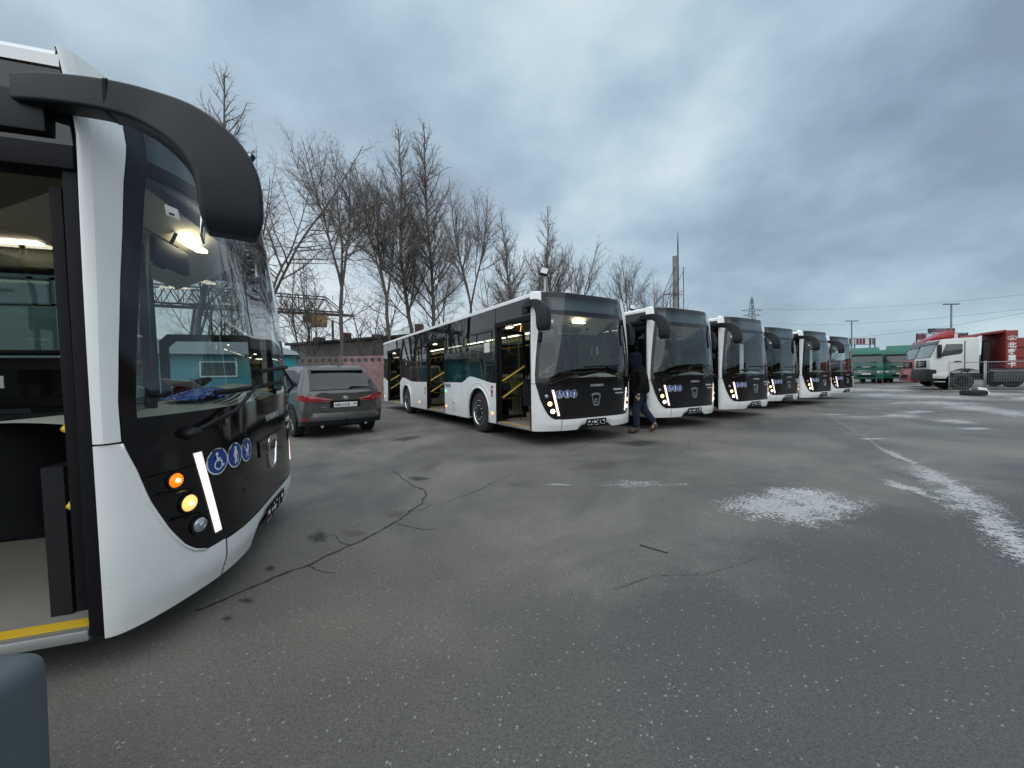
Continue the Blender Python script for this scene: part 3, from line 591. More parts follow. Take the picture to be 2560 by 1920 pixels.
        wall(sg, 'side_panel', [(7.41, .29)]+C_+[(9.33, .29)]+rh, white, -.03, 0)
        wall(sg, 'side_panel', [(11.28 if sg < 0 else 9.34, .29), (12.0, .29), (12.0, 1.34), (11.7, 1.30), (11.28 if sg < 0 else 9.34, 1.17)], white, -.03, 0)
        for yc in (FW, RW):   # arch lip, raised swage line and dark wheel well
            lip = arch(yc, .50, .565, .30, 20); MB().tube([side_fn(sg)(y, z, .004) for y, z in lip], .016, 6).build('arch_lip', white, B, smooth=True)
            sw = [(yc+.62*math.cos(a)*1.12, .52+.66*math.sin(a)) for a in [R(12+i*10) for i in range(16)]]; MB().tube([side_fn(sg)(y, z, -.006) for y, z in sw], [.004]+[.016]*14+[.004], 6).build('arch_swage', white, B, smooth=True)
            b = MB(); ar = arch(yc, .50, .60, .32, 14); b.add([side_fn(sg)(y, z, w_) for w_ in (-.03, -.42) for y, z in ar], [(i, i+1, 15+i+1, 15+i) for i in range(14)]); b.add([side_fn(sg)(y, z, -.42) for y, z in ar], [tuple(range(15))]); b.build('wheel_well', blackmetal, B, fix=False)
        # glazing: tinted panes, a glossy black band above
        panes = ((1.78, 3.52), (3.56, 4.72), (6.27, 7.72), (7.76, 9.30)) if sg < 0 else ((1.30, 2.75), (2.79, 4.30), (4.34, 5.85), (5.89, 7.40), (7.44, 9.0), (9.04, 10.5))
        for k, (a, c) in enumerate(panes):
            b = MB(); b.grid(lambda u, v: side_fn(sg)(a+(c-a)*u, 1.165+1.215*v, -.012), 1, 4); b.build('side_window', sideg, B, fix=False)
            wall(sg, 'upper_panel', [(a, 2.38), (c, 2.38), (c, 2.79), (a, 2.79)], blackside, -.03, -.010)
            if k in (0, 2):
                b = MB(); y0, y1, z0, z1 = a+.12, c-.10, 2.07, 2.33
                for q in ((y0, y1, z0, z0+.022), (y0, y1, z1-.022, z1), (y0, y0+.022, z0, z1), (y1-.022, y1, z0, z1), ((y0+y1)/2-.011, (y0+y1)/2+.011, z0, z1)): b.prism([(q[0], q[2]), (q[1], q[2]), (q[1], q[3]), (q[0], q[3])], -.010, -.002, side_fn(sg))
                b.build('vent_window_frame', rubber, B)
        posts = ((1.70, 1.80), (3.50, 3.58), (4.70, 4.79), (6.20, 6.29), (7.70, 7.78), (9.26, 9.36), (11.24, 11.32)) if sg < 0 else ((1.25, 1.32), (2.73, 2.81), (4.28, 4.36), (5.83, 5.91), (7.38, 7.46), (8.98, 9.06), (10.48, 10.56))
        for a, c in posts: wall(sg, 'window_post', [(a, 1.16), (c, 1.16), (c, 2.79), (a, 2.79)], darkint, -.09, -.016)
        wall(sg, 'rear_quarter_panel', [((11.32 if sg < 0 else 10.5), 1.17), (12.0, 1.34), (12.0, 2.79), ((11.32 if sg < 0 else 10.5), 2.79)], blackside, -.03, -.008)
    # driver's side window opposite the door: pane, pillar
    b = MB(); b.grid(lambda u, v: side_fn(1)(.42+.86*u, 1.165+1.215*v, -.012), 1, 4); b.build('driver_window', doorg, B, fix=False)
    wall(1, 'upper_panel', [(.40, 2.38), (1.28, 2.38), (1.28, 2.79), (.40, 2.79)], blackside, -.03, -.010)
    b = MB(); q = [(.40, 1.70), (.46, 1.76), (1.10, 1.76), (1.16, 1.70), (1.16, 1.16), (1.23, 1.16), (1.23, 1.76), (1.16, 1.83), (.40, 1.83)]; b.prism(q, -.05, -.016, side_fn(1)); b.build('driver_window_frame', blackmetal, B, bevel=.006)
    wall(1, 'window_post', [(.36, 1.16), (.44, 1.16), (.52, 2.79), (.40, 2.79)], darkint, -.09, -.016)
    # ---- doorways (right side)
    for a, c, nm in ((.40, 1.72, 'front'), (4.75, 6.24, 'mid'), (9.36, 11.25, 'rear')):
        fr = MB()
        fr.prism([(a-.022, .30), (a+.03, .30), (a+.03, 2.36), (a-.022, 2.36)], -.10, -.004, side_fn(-1)); fr.prism([(c-.03, .30), (c+.03, .30), (c+.03, 2.36), (c-.03, 2.36)], -.10, -.004, side_fn(-1))
        fr.prism([(a-.022, 2.36), (c+.03, 2.36), (c+.03, 2.46), (a-.022, 2.46)], -.12, .014, side_fn(-1)); d = fr.build('door_frame', rubber, B, bevel=.008)
        wall(-1, 'upper_panel', [(a-.015, 2.465), (c+.03, 2.465), (c+.03, 2.79), (a+.02, 2.79)], blackside, -.03, -.010)
        sl_ = MB(); sl_.prism([(a+.03, .285), (c-.03, .285), (c-.03, .335), (a+.03, .335)], -.10, .0, side_fn(-1)); sl_.build('door_sill', alu, d, bevel=.006)
        st = MB(); st.box(-1.235, -1.17, a+.035, c-.035, .337, .342); st.build('sill_strip', yellow, d)
        MB().cyl((-1.20, c-.05, .42), (-1.20, c-.05, 2.3), .012, 8).build('door_post_tube', chrome, d, smooth=True)
        door_leaf(B, c-.075, -1, w_=min(.66, (c-a)/2)); door_leaf(B, a+.075, 1, w_=min(.66, (c-a)/2))
        # lamp above the doorway
        b = MB().cbox((-1.13, (a+c)/2+.3, 2.335), (.05, .22, .02)); b.build('door_lamp', lightm, d)
    # small things on the right side
    for k, kind in enumerate(('wheelchair', 'elder', 'pram')):
        y_ = 4.60-k*.13; f = lambda u, v, w_: side_fn(-1)(y_-u, 1.085+v, .002+w_)
        d = MB().add([f(*p) for p in disc_pts(.06, 20)[0]], disc_pts(.06, 20)[1]).build('sticker', iconblue, B, fix=False); pv, pf = picto(kind, .95); MB().add([f(u, v, .002) for u, v, w_ in pv], pf).build('pictogram', iconwhite, d, fix=False)
    MB().lathe([(.038, 0), (.036, .01), (.02, .016), (0, .018)], 18, lambda x, y, h: side_fn(-1)(4.63+x, .93+y, h)).build('door_button', greenl, B, smooth=True)
    for y_ in (4.60, 1.90, 7.0, 11.85): MB().prism([(y_-.035, .485), (y_+.035, .485), (y_+.035, .535), (y_-.035, .535)], 0, .012, side_fn(-1)).build('side_marker', ambside, B, bevel=.006)
    for q in (([(1.86, 1.06), (1.96, 1.06), (1.94, 1.10), (1.90, 1.115), (1.85, 1.115)], redst), ([(1.91+.045*math.cos(a*.3927), .985+.045*math.sin(a*.3927)) for a in range(16)], lampred), ([(1.87, .87), (1.96, .87), (1.96, .94), (1.87, .94)], redst)): MB().prism(q[0], 0, .004, side_fn(-1)).build('warning_sticker', q[1], B)
    me = text_mesh('ГАЗ', .05, iconwhite); warp(me, lambda x, y, z: Vector(side_fn(-1)(1.915-x, .905+y, .006+z))); link('lettering', me, B)
    for q in ([(6.34, .90), (6.44, .90), (6.44, 1.02), (6.34, 1.02)], [(6.35, .78), (6.43, .78), (6.43, .87), (6.35, .87)]): MB().prism(q, 0, .004, side_fn(-1)).build('warning_sticker', redst, B)
    b = MB(); b.prism([(3.86, .42), (4.18, .42), (4.18, .84), (3.86, .84)], -.002, .004, side_fn(-1)); fl = b.build('service_flap', white, B, bevel=.004); MB().cbox((-1.277, 4.1, .63), (.012, .05, .03)).build('flap_latch', blackmetal, fl)
    me = MB().box(-1.262, -1.258, 2.0, 2.26, 1.86, 2.08); me.build('paper_notice', paperm, B)
    # ---- roof, rear, underbody
    sec = [(-1.238, 2.79), (-1.2365, 2.84), (-1.20, 2.875), (-1.10, 2.905), (-.8, 2.925), (0, 2.94), (.8, 2.925), (1.10, 2.905), (1.20, 2.875), (1.2365, 2.84), (1.238, 2.79)]
    ys = [.42, 12.0, 12.05]
    def rf(i, j):
        x, z = sec[j]; y = ys[i]; z2 = z
        return (x*(1-.0), y+rake(2.9)*.0+(.0 if abs(x) > .9 else 0), z2)
    b = MB(); nn_ = len(sec)
    b.add([rf(i, j) for i in range(len(ys)) for j in range(nn_)], [(i*nn_+j, i*nn_+j+1, (i+1)*nn_+j+1, (i+1)*nn_+j) for i in range(len(ys)-1) for j in range(nn_-1)]); b.build('roof', white, B, smooth=True, auto=35)
    b = MB()   # front cap closing roof to the windscreen head
    def cap(u, v): s = -OUT+2*OUT*u; p = P(s, 2.875, .002); x = -1.238+2.476*u; q = Vector((x, .45, lerp_tab(sec, x)+.003)); return p.lerp(q, v)+Vector((0, 0, (q.z-2.86)*.35*math.sin(v*math.pi)))
    b.grid(cap, 40, 4); b.build('roof_front_cap', blackp, B, smooth=True, fix=False)
    for sg in (-1, 1):
        b = MB(); b.grid(lambda u, v: cap(.5+sg*(.5-.12*u), v)+Vector((0, -.002, .006)), 8, 4); b.build('pillar_cap', white, B, smooth=True, fix=False)
        MB().lathe([(.04, 0), (.036, .035), (.02, .05), (0, .052)], 12, lambda x, y, h: (sg*.92+x, .52+y*1.5, 2.90+h)).build('roof_marker', rooflamp, B, smooth=True)
    MB().box(-.62, -.25, .75, 1.15, 2.925, 2.985).build('roof_hatch', plastic, B, bevel=.02); MB().box(-.5, .5, 3.6, 4.5, 2.92, 2.98).build('roof_hatch', white, B, bevel=.02); MB().box(-.5, .5, 8.6, 9.5, 2.92, 2.98).build('roof_hatch', white, B, bevel=.02)
    b = MB(); b.box(-1.236, 1.236, 12.0, 12.06, .32, 2.80); b.build('rear_wall', blackp, B, bevel=.02); b = MB().box(-1.25, 1.25, 12.0, 12.09, .30, 1.30); b.build('rear_panel', white, B, bevel=.02)
    MB().box(-1.15, 1.15, .30, 1.78, .28, .318).build('underbody', blackmetal, B); MB().box(-1.22, 1.22, 3.30, 7.7, .26, .318).build('underbody', blackmetal, B); MB().box(-1.22, 1.22, 9.3, 12.0, .27, .318).build('underbody', blackmetal, B); MB().box(-.75, .75, 1.7, 9.3, .24, .317).build('underbody', blackmetal, B)
    MB().box(-1.23, 1.23, .42, 11.98, .32, .336).build('bus_floor', floorm, B)
    MB().box(-1.19, 1.19, .60, 11.98, 2.50, 2.53).build('ceiling_lining', ceilm, B)
    for sg in (-1, 1):
        for a, c in (((1.8, 1.96), (3.22, 4.7), (6.3, 7.86), (9.12, 9.26)) if sg < 0 else ((.45, 1.96), (3.22, 7.86), (9.12, 11.9))): MB().box(min(sg*1.20, sg*1.22), max(sg*1.20, sg*1.22), a, c, .34, 1.17).build('wall_lining', beige, B)
        for yc in (FW, RW): MB().box(min(sg*.80, sg*1.19), max(sg*.80, sg*1.19), yc-.62, yc+.62, .336, 1.02).build('wheel_box', darkint, B, bevel=.03)
        b = MB()
        for k in range(7): b.box(min(sg*.62, sg*.70), max(sg*.62, sg*.70), 1.7+k*1.45, 2.9+k*1.45, 2.482, 2.498)
        b.build('ceiling_light', lightm, B)
        MB().box(min(sg*.85, sg*1.18), max(sg*.85, sg*1.18), 1.6, 11.9, 2.33, 2.50).build('air_duct', ceilm, B, bevel=.05)
    # ---- seats, poles
    def seat(x, y, z=.336):
        b = MB(); b.box(x-.21, x+.21, y-.20, y+.20, z+.40, z+.46); st = b.build('passenger_seat', seatfab, B, bevel=.02)
        def bk(u, v): xx = -.21+.42*u; return (x+xx*(1-.10*v), y+.20+.10*v+.035*math.cos(xx*7)-.03, z+.42+.62*v-.06*v*abs(xx*4.7)**4)
        b = MB(); b.grid(bk, 8, 8); b.grid(lambda u, v: tuple(p+q for p, q in zip(bk(u, v), (0, .035, 0))), 8, 8, True); b.build('backrest', seatpl, st, smooth=True, fix=False)
        b = MB(); b.grid(lambda u, v: tuple(p+q for p, q in zip(bk(.12+.76*u, .05+.80*v), (0, -.006, 0))), 6, 6); b.build('seat_cover', seatfab, st, smooth=True, fix=False)
        b = MB(); b.box(x-.03, x+.03, y-.05, y+.05, z, z+.40); b.build('seat_leg', darkint, st)
    for y_ in (3.1, 3.95): [seat(x, y_, .75 if y_ < 3.2 else .336) for x in (-.98, -.53)]
    for y_ in (2.4, 3.25, 4.1, 4.95, 6.6): [seat(x, y_) for x in (.53, .98)]
    for y_ in (7.2, 8.1): [seat(x, y_, .7) for x in (-.98, -.53, .53, .98)]
    for y_ in (9.3, 10.2): [seat(x, y_, .5) for x in (.53, .98)]
    for x in (-.9, -.4, .1, .6, 1.0): seat(x, 11.5, .6)
    def pole(pts, r_=.017): MB().tube(pts, r_, 10).build('handrail', yellow, B, smooth=True)
    for x, y_ in ((-.62, 1.80), (-.62, 4.70), (-.62, 6.32), (-.62, 9.33), (.30, 2.6), (.30, 4.5), (.30, 6.3), (.30, 8.4), (-.3, 3.6)): pole([(x, y_, .34), (x, y_, 2.1), (x*.95, y_, 2.2), (x*.86, y_, 2.49)])
    for x in (-.58, .34): pole([(x, 1.9, 2.12), (x, 11.6, 2.12)], .015)
    for y_ in (1.80, 4.70, 6.32): pole([(-1.18, y_, 1.18), (-.62, y_, 1.18)]); pole([(-1.18, y_, .82), (-.62, y_, .82)])
    for x, y_ in ((-.62, 4.7), (-.62, 1.8)): MB().cbox((x, y_-.03, 1.45), (.12, .07, .14)).build('ticket_validator', iconblue, B, bevel=.015)
    b = MB()
    for k in range(16): yy = 2.3+k*.55; b.tube([(-.58, yy, 2.11), (-.58, yy, 1.98), (-.60, yy, 1.92), (-.58, yy, 1.86), (-.56, yy, 1.92), (-.58, yy, 1.98)], .008, 5)
    b.build('strap_handle', yellow, B)
    # ---- driver's area
    ds = MB()
    def dash(u, v):
        s = -1.16+2.32*u; p = P(s, 1.27, -.03); depth = .62-.10*math.cos(u*6.28)*0; hump_ = .10*math.exp(-((s-.55)/.42)**2)
        k = min(1, v*1.35); y = p.y+depth*k; z = 1.20+.07*math.sin(min(1, k*1.1)*math.pi*.55)+hump_*math.sin(k*math.pi)**1.0
        if v > .75: z = z-(v-.75)*2.2
        return (p.x*(1-.03*k), y, z)
    ds.grid(lambda u, v: dash(u, v*.75), 40, 12); dsh = ds.build('dashboard', greydash, B, smooth=True, fix=False)
    b = MB(); b.grid(lambda u, v: dash(u, .75+.25*v), 30, 4); b.build('dash_rear_edge', darkint, dsh, smooth=True, fix=False); MB().box(-1.10, 1.15, .58, .66, .336, 1.05).build('dash_front_panel', darkint, dsh)
    b = MB()
    for k in range(6): b.grid(lambda u, v: Vector(dash(.40+.22*u, .07+k*.045+.016*v))+Vector((0, 0, .004)), 6, 1)
    b.build('dash_vent', darkint, dsh, fix=False)
    sw = empty('steering_wheel'); sw.parent = B; sw.location = (.55, .80, 1.30); sw.rotation_euler = (R(-28), 0, 0)
    sw.name = 'steering_wheel'
    MB().tube([(.225*math.cos(6.28318*j/32), .225*math.sin(6.28318*j/32), 0) for j in range(33)], .016, 8, cap=False).build('rim', rubber, sw, smooth=True)
    b = MB(); b.lathe([(.075, -.01), (.07, .02), (0, .028)], 20); [b.tube([(.06*math.cos(a), .06*math.sin(a), 0), (.225*math.cos(a), .225*math.sin(a), 0)], .014, 6) for a in (R(20), R(160), R(-90))]; b.cyl((0, 0, -.01), (0, .0, -.35), .04, 10); b.build('hub', rubber, sw, smooth=True, auto=40)
    # driver's seat (still in its plastic wrap)
    b = MB(); b.box(.31, .79, 1.20, 1.66, .78, .92); st = b.build('driver_seat', seatfab, B, bevel=.05); MB().box(.33, .77, 1.60, 1.74, .90, 1.62, Matrix.Rotation(R(-6), 4, 'X') @ Matrix.Translation((0, .15, .16))).build('backrest', seatfab, st, bevel=.06); MB().box(.42, .68, 1.66, 1.75, 1.66, 1.86, Matrix.Rotation(R(-6), 4, 'X') @ Matrix.Translation((0, .17, .16))).build('headrest', seatfab, st, bevel=.04)
    MB().box(.40, .70, 1.25, 1.60, .336, .78).build('seat_base', darkint, st)
    # partition behind the driver, half-door
    b = MB(); b.box(.05, 1.19, 1.93, 1.97, .336, 1.20); b.box(.03, .08, .95, 1.97, .336, 1.06); pt = b.build('cab_partition', darkint, B, bevel=.01)
    MB().box(.0, .10, .92, 1.99, 1.14, 1.20).build('partition_ledge', darkint, pt, bevel=.01)
    MB().box(-.02, .12, .90, 1.99, 1.24, 1.58).build('door_console', rubber, pt, bevel=.03); MB().box(-.025, -.018, 1.15, 1.90, 1.32, 1.50).build('console_recess', blackp, pt); MB().tube([(-.05, 1.0, 1.61), (-.05, 1.95, 1.61)], .018, 8).build('partition_rail', rubber, pt, smooth=True)
    MB().box(-.032, -.026, 1.50, 1.60, 1.38, 1.46, Matrix.Translation((0, 0, 0))).build('console_label', paperm, pt)
    MB().box(.09, 1.17, 1.945, 1.955, 1.20, 2.40).build('pane', doorg, pt); MB().box(.05, .056, .97, 1.93, 1.62, 2.36).build('pane', doorg, pt); MB().box(.03, .09, 1.92, 1.98, 1.20, 2.45).build('partition_post', darkint, pt); MB().box(.03, .08, .92, .97, 1.20, 2.45).build('partition_post', darkint, pt)
    # cream headlining panel over the windscreen, with speaker, vent and mirror
    b = MB()
    def hl(u, v): s = -1.0+2.0*u; p = P(s, 2.44, -.05); return (p.x*(1-.04*v), max(.36, p.y+.16)+.52*v, 2.495-.285*v-.015*math.sin(v*math.pi))
    b.grid(hl, 20, 10); hlp = b.build('overhead_panel', mat('cream_headlining', (.66, .60, .47), .6, var=.04), B, smooth=True, fix=False)
    b = MB()
    for u, v, r_ in ((.72, .62, .052), (.18, .60, .045)): b.add([Vector(hl(u+r_/2.16*math.cos(a*.3142), v+r_/.72*math.sin(a*.3142)))+Vector((0, -.003, -.006)) for a in range(20)], [tuple(range(20))])
    b.grid(lambda u, v: Vector(hl(.55+.09*u, .62+.13*v))+Vector((0, -.003, -.006)), 3, 2); b.build('speaker_grille', darkint, hlp, fix=False)
    b = MB(); pts_ = [(.28, .35), (.50, .35), (.56, .70), (.80, .95)]; b.tube([Vector(hl(*q))+Vector((0, -.002, -.004)) for q in [(pts_[0][0]+(pts_[1][0]-pts_[0][0])*i/4, .35) for i in range(5)]+[(.5+.06*i/4, .35+.35*i/4) for i in range(1, 5)]], .004, 4); b.build('panel_seam', darkint, hlp)
    b = MB(); b.box(-.44, .02, .48, .52, 2.17, 2.34); mr = b.build('interior_mirror', blackmetal, B, bevel=.03); MB().tube([(-.21, .50, 2.33), (-.21, .46, 2.42)], .012, 6).build('mirror_stalk', blackmetal, mr)
    MB().box(-.17, .12, .40, .47, 2.375, 2.40).build('cab_light', lightm, B, bevel=.01); MB().box(.30, .60, 1.06, 1.16, 2.445, 2.47).build('cab_light', lightm, B, bevel=.01)
    # ---- door-side mirror: thick arm from the side, curved over the corner, housing hanging in front
    path = [(-1.25, .53, 2.655), (-1.29, .40, 2.65), (-1.335, .20, 2.63), (-1.345, .06, 2.60), (-1.365, -.07, 2.535), (-1.385, -.17, 2.44), (-1.40, -.22, 2.34), (-1.41, -.235, 2.24), (-1.412, -.238, 2.15), (-1.41, -.238, 2.09)]
    wid = [(.046, .054), (.048, .060), (.052, .066), (.060, .078), (.074, .100), (.078, .112), (.078, .116), (.076, .116), (.070, .108), (.050, .086)]
    def loft(path, wid, n=28, sup=4.2):
        vv = []; k = len(path)
        for i, p in enumerate(path):
            d = (Vector(path[min(i+1, k-1)])-Vector(path[max(i-1, 0)])).normalized(); ax = Vector((1, .35, 0)).normalized(); ax = (ax-d*ax.dot(d)).normalized(); bx = d.cross(ax)
            w0, w1 = wid[i]; rc = min(w0, w1)*.30
            for cx_, cz_, a0 in ((1, 1, 0), (-1, 1, 90), (-1, -1, 180), (1, -1, 270)):
                for q in range(n//4): a = R(a0+90*q/(n//4-1)); vv.append(Vector(p)+ax*(cx_*(w0-rc)+rc*math.cos(a))+bx*(cz_*(w1-rc)+rc*math.sin(a)))
        return vv, [(i*n+j, i*n+(j+1) % n, (i+1)*n+(j+1) % n, (i+1)*n+j) for i in range(k-1) for j in range(n)]+[tuple(range(n-1, -1, -1)), tuple((k-1)*n+j for j in range(n))]
    fine = [cr(path, i/40) for i in range(41)]; fw_ = [cr(wid, i/40) for i in range(41)]
    mo = MB().add(*loft(fine, fw_)).build('door_mirror', plastic, B, smooth=True, auto=28)
    b = MB(); b.box(-.082, .082, -.006, .006, -.165, .165); g_ = b.build('mirror_glass', mat('mirror_silver', (.8, .82, .84), .02, 1.0, var=0), mo, bevel=.004); g_.location = (-1.345, -.11, 2.25); g_.rotation_euler = (R(4), 0, R(18))
    MB().add(*loft([tuple(Vector(fine[9])+Vector((0, k*.006, 0))) for k in (1, -1)], [(fw_[9][0]+.003, fw_[9][1]+.003)]*2)).build('arm_joint', rubber, mo)
    bk = MB(); bk.box(-1.27, -1.225, .46, .66, 2.50, 2.66); bk.build('mirror_bracket', plastic, mo, bevel=.01)
    # driver-side mirror, smaller, hanging beside the far pillar
    path = [(1.22, .62, 2.42), (1.33, .55, 2.43), (1.41, .45, 2.40), (1.435, .40, 2.28), (1.435, .385, 2.10), (1.43, .39, 1.97)]; wid = [(.03, .05), (.04, .05), (.075, .06), (.095, .07), (.095, .07), (.07, .045)]
    fine = [cr(path, i/24) for i in range(25)]; fw_ = [cr(wid, i/24) for i in range(25)]; MB().add(*loft(fine, fw_)).build('driver_mirror', plastic, B, smooth=True, auto=50)
    # ---- wheels
    for sg in (-1, 1):
        make_wheel(B, sg, FW); make_wheel(B, sg, RW)
    return B
bus0 = make_bus()
BUSES = [  # x, y, rz(deg), label
    (1.634, 7.516, 31.4, 'white and black city bus with its three side doors open, next to the grey car'),
    (4.46, 9.42, 31.0, 'second bus of the parked row, the walking person in front of its open door'),
    (7.10, 11.22, 31.9, 'third bus of the parked row, a white sheet standing behind its windscreen'),
    (10.02, 13.92, 31.1, 'fourth bus of the parked row, set a little back from the third'),
    (12.52, 15.42, 31.8, 'fifth bus of the parked row, last but one before the green trucks'),
    (15.74, 18.05, 31.0, 'farthest bus of the parked row, nearest to the green trucks')]
kids = {}
for c in bpy.data.objects:
    if c.parent: kids.setdefault(c.parent.name, []).append(c)
GRP = 'white and black city buses parked in the yard'
near = copy_tree(bus0, None, kids)
near.location = (-1.918, 3.057, -.077); near.rotation_euler = (0, R(-1.9), R(108.27))
tag(near, 'nearest bus filling the left edge, amber indicator lit and front door open', 'bus', GRP)
for c in near.children:
    if c.name.startswith('wheel') and 'box' not in c.name and 'well' not in c.name: c.location.z += .09
def relamp(root, which):   # this bus: amber indicator blinking, one yellow lamp, third lamp off
    for msk in root.children:
        if not msk.name.startswith('front_mask'): continue
        for lp in msk.children:
            if not lp.name.startswith('lamp'): continue
            for ln in lp.children:
                if ln.name.startswith('lamp_bulb') and 'bulb' in which:
                    ln.material_slots[0].link = 'OBJECT'; ln.material_slots[0].material = which['bulb'](lp); continue
                if not ln.name.startswith('lamp_lens'): continue
                k = {'lamp_lit_white': 2}.get('', None); cur = ln.data.materials[0].name
                new = which.get(cur)
                if new: ln.data = ln.data.copy(); ln.data.materials[0] = new
relamp(near, {'clear_lamp_lens': ambl, 'headlamp_lit_warm': yelf, 'headlamp_lit_white': clear, 'bulb': lambda lp: (clear if 'headlamp_lit_white' in [c for c in lp.children if c.name.startswith('lamp_lens')][0]['was'] else bulbm)})
for k, (x, y, a, lab) in enumerate(BUSES):
    o = bus0 if k == 0 else copy_tree(bus0, None, kids, skip=('strap_handle', 'wall_lining') if k > 2 else ())
    o.location = (x, y, 0); o.rotation_euler = (0, 0, R(a)); tag(o, lab, 'bus', GRP)
    if k > 0:
        for c in o.children_recursive:
            if c.name.split('.')[0] in ('ceiling_light', 'cab_light', 'door_lamp'): c.material_slots[0].link = 'OBJECT'; c.material_slots[0].material = ceilm
    if k in (3, 5): relamp(o, {'headlamp_lit_warm': clear, 'headlamp_lit_white': clear}) if k == 5 else None
# things lying on the near bus's dashboard
def on_near(p): return near.matrix_basis @ Vector(p)
rb = random.Random(2)
b = MB()
def bag(u, v):
    x = -.38+.60*u; y = .30+.26*v; z = 1.302+.055*math.sin(u*math.pi)*math.sin(v*math.pi)+.030*mnoise.noise((u*4, v*4, 1.3))+.018*mnoise.noise((u*11, v*9, 4.1))
    return on_near((x+.04*math.sin(v*9), y, max(z, 1.283)))
b.grid(bag, 34, 20); tag(b.build('plastic_bag', mat('blue_plastic', (.012, .055, .30), .16, var=.25, vscale=8, coat=.5), None, smooth=True, fix=False), 'crumpled blue plastic bag lying on the dashboard of the nearest bus', 'bag')
b = MB(); b.add([on_near(p) for p in ((.04, .50, 1.40), (.36, .56, 1.335), (.38, .78, 1.35), (.06, .72, 1.43), (.04, .50, 1.398), (.36, .56, 1.333), (.38, .78, 1.348), (.06, .72, 1.428))], [(0, 1, 2, 3), (7, 6, 5, 4), (0, 4, 5, 1), (1, 5, 6, 2), (2, 6, 7, 3), (3, 7, 4, 0)])
tag(b.build('paper_sheet', paperm), 'white paper sheet on the dashboard behind the blue bag', 'paper')
for (x, y, a), lab in zip(((7.10, 11.22, 31.4), (12.52, 15.42, 31.4)), ('tall white sheet standing behind the windscreen of the third parked bus', 'tall white sheet standing behind the windscreen of the fifth parked bus')):
    b = MB(); b.box(.34, .56, .62, .63, 1.30, 2.20, Matrix.Shear('XZ', 4, (.0, .0)) if False else None); o = b.build('sun_shield', paperm); o.location = (x, y, 0); o.rotation_euler = (0, 0, R(a)); tag(o, lab, 'sheet', 'white sheets behind windscreens')
# ================================================================== BACKGROUND: walls, sheds, crane, trees, masts
def at(px, d): return (px-1280)/962*d            # bearing (as measured in the photograph) and depth -> world x
def hz(px, py, d): return 1.33+(939-.016*(px-1280)-py)*d/962
pinkc = mat('pink_washed_concrete', (.30, .185, .18), .9, var=.35, vscale=2.5, bump=.5, bscale=25, dirt=.65, dirtcol=(.12, .10, .095))
greyc = mat('brown_grey_concrete', (.135, .118, .108), .92, var=.25, vscale=3, bump=.4, bscale=25, dirt=.3, dirtcol=(.07, .06, .055))
def streak_mat(name, col, col2):
    m, t, b = base_mat(name); tcn = t.nodes.new('ShaderNodeTexCoord'); mp_ = t.nodes.new('ShaderNodeMapping'); t.links.new(tcn.outputs['Object'], mp_.inputs[0]); mp_.inputs['Scale'].default_value = (3.2, 3.2, .25)
    n_ = noise(t, mp_.outputs[0], 1.5, 8, .65); n2_ = noise(t, tcn.outputs['Object'], .5, 5, .6)
    c = mix_col(t, n_, col, col2); c = mix_col(t, math_node(t, 'MULTIPLY', n2_, .5), c, col); t.links.new(c, b.inputs['Base Color']); b.inputs['Roughness'].default_value = .9
    return m
# ---- precast concrete yard wall with a row of round holes
wl = empty('concrete_wall', (-12.75, 22.5, 0), R(-3.2)); tag(wl, 'low precast concrete wall with round holes, pink at its right end', 'wall')
PWD = 2.9
def holed_panel(i, m):
    b = MB(); x0 = i*PWD+.06; x1 = (i+1)*PWD-.06; nh = 7; cw = (x1-x0)/nh; zt, zb, zh, r_ = 2.60, 2.12, 2.36, .125
    b.box(x0, x1, -.06, .06, 0, zb)
    for k in range(nh):
        cx = x0+cw*(k+.5); n = 16
        for y, fl in ((-.06, False), (.06, True)):
            ring = [(cx+r_*math.cos(6.28318*j/n), y, zh+r_*math.sin(6.28318*j/n)) for j in range(n)]
            sq = []
            for j in range(n):
                a = 6.28318*j/n; c_, s_ = math.cos(a), math.sin(a); k_ = min((cw/2)/abs(c_) if abs(c_) > 1e-6 else 9, (.24)/abs(s_) if abs(s_) > 1e-6 else 9); sq.append((cx+c_*k_, y, zh+s_*k_))
            for cxx in (-1, 1):
                for sz in (-1, 1):
                    ang = math.atan2(sz*.24, cxx*cw/2) % 6.28318; j = min(range(n), key=lambda q: abs(6.28318*q/n-ang)); sq[j] = (cx+cxx*cw/2, y, zh+sz*.24)
            b.add(ring+sq, [(j, (j+1) % n, n+(j+1) % n, n+j) for j in range(n)])
        rv = [(cx+r_*math.cos(6.28318*j/n), y, zh+r_*math.sin(6.28318*j/n)) for y in (-.06, .06) for j in range(n)]
        b.add(rv, [(j, (j+1) % n, n+(j+1) % n, n+j) for j in range(n)])
    b.add([(x0, -.06, zt), (x1, -.06, zt), (x1, .06, zt), (x0, .06, zt)], [(0, 1, 2, 3)])
    return b.build('wall_panel', m, wl, fix=False)
for i in range(-2, 5): holed_panel(i, greyc if i < 1 else pinkc)
for i in range(-2, 6): MB().box(i*PWD-.08, i*PWD+.08, -.10, .10, 0, 2.68).build('wall_post', greyc, wl, bevel=.015)
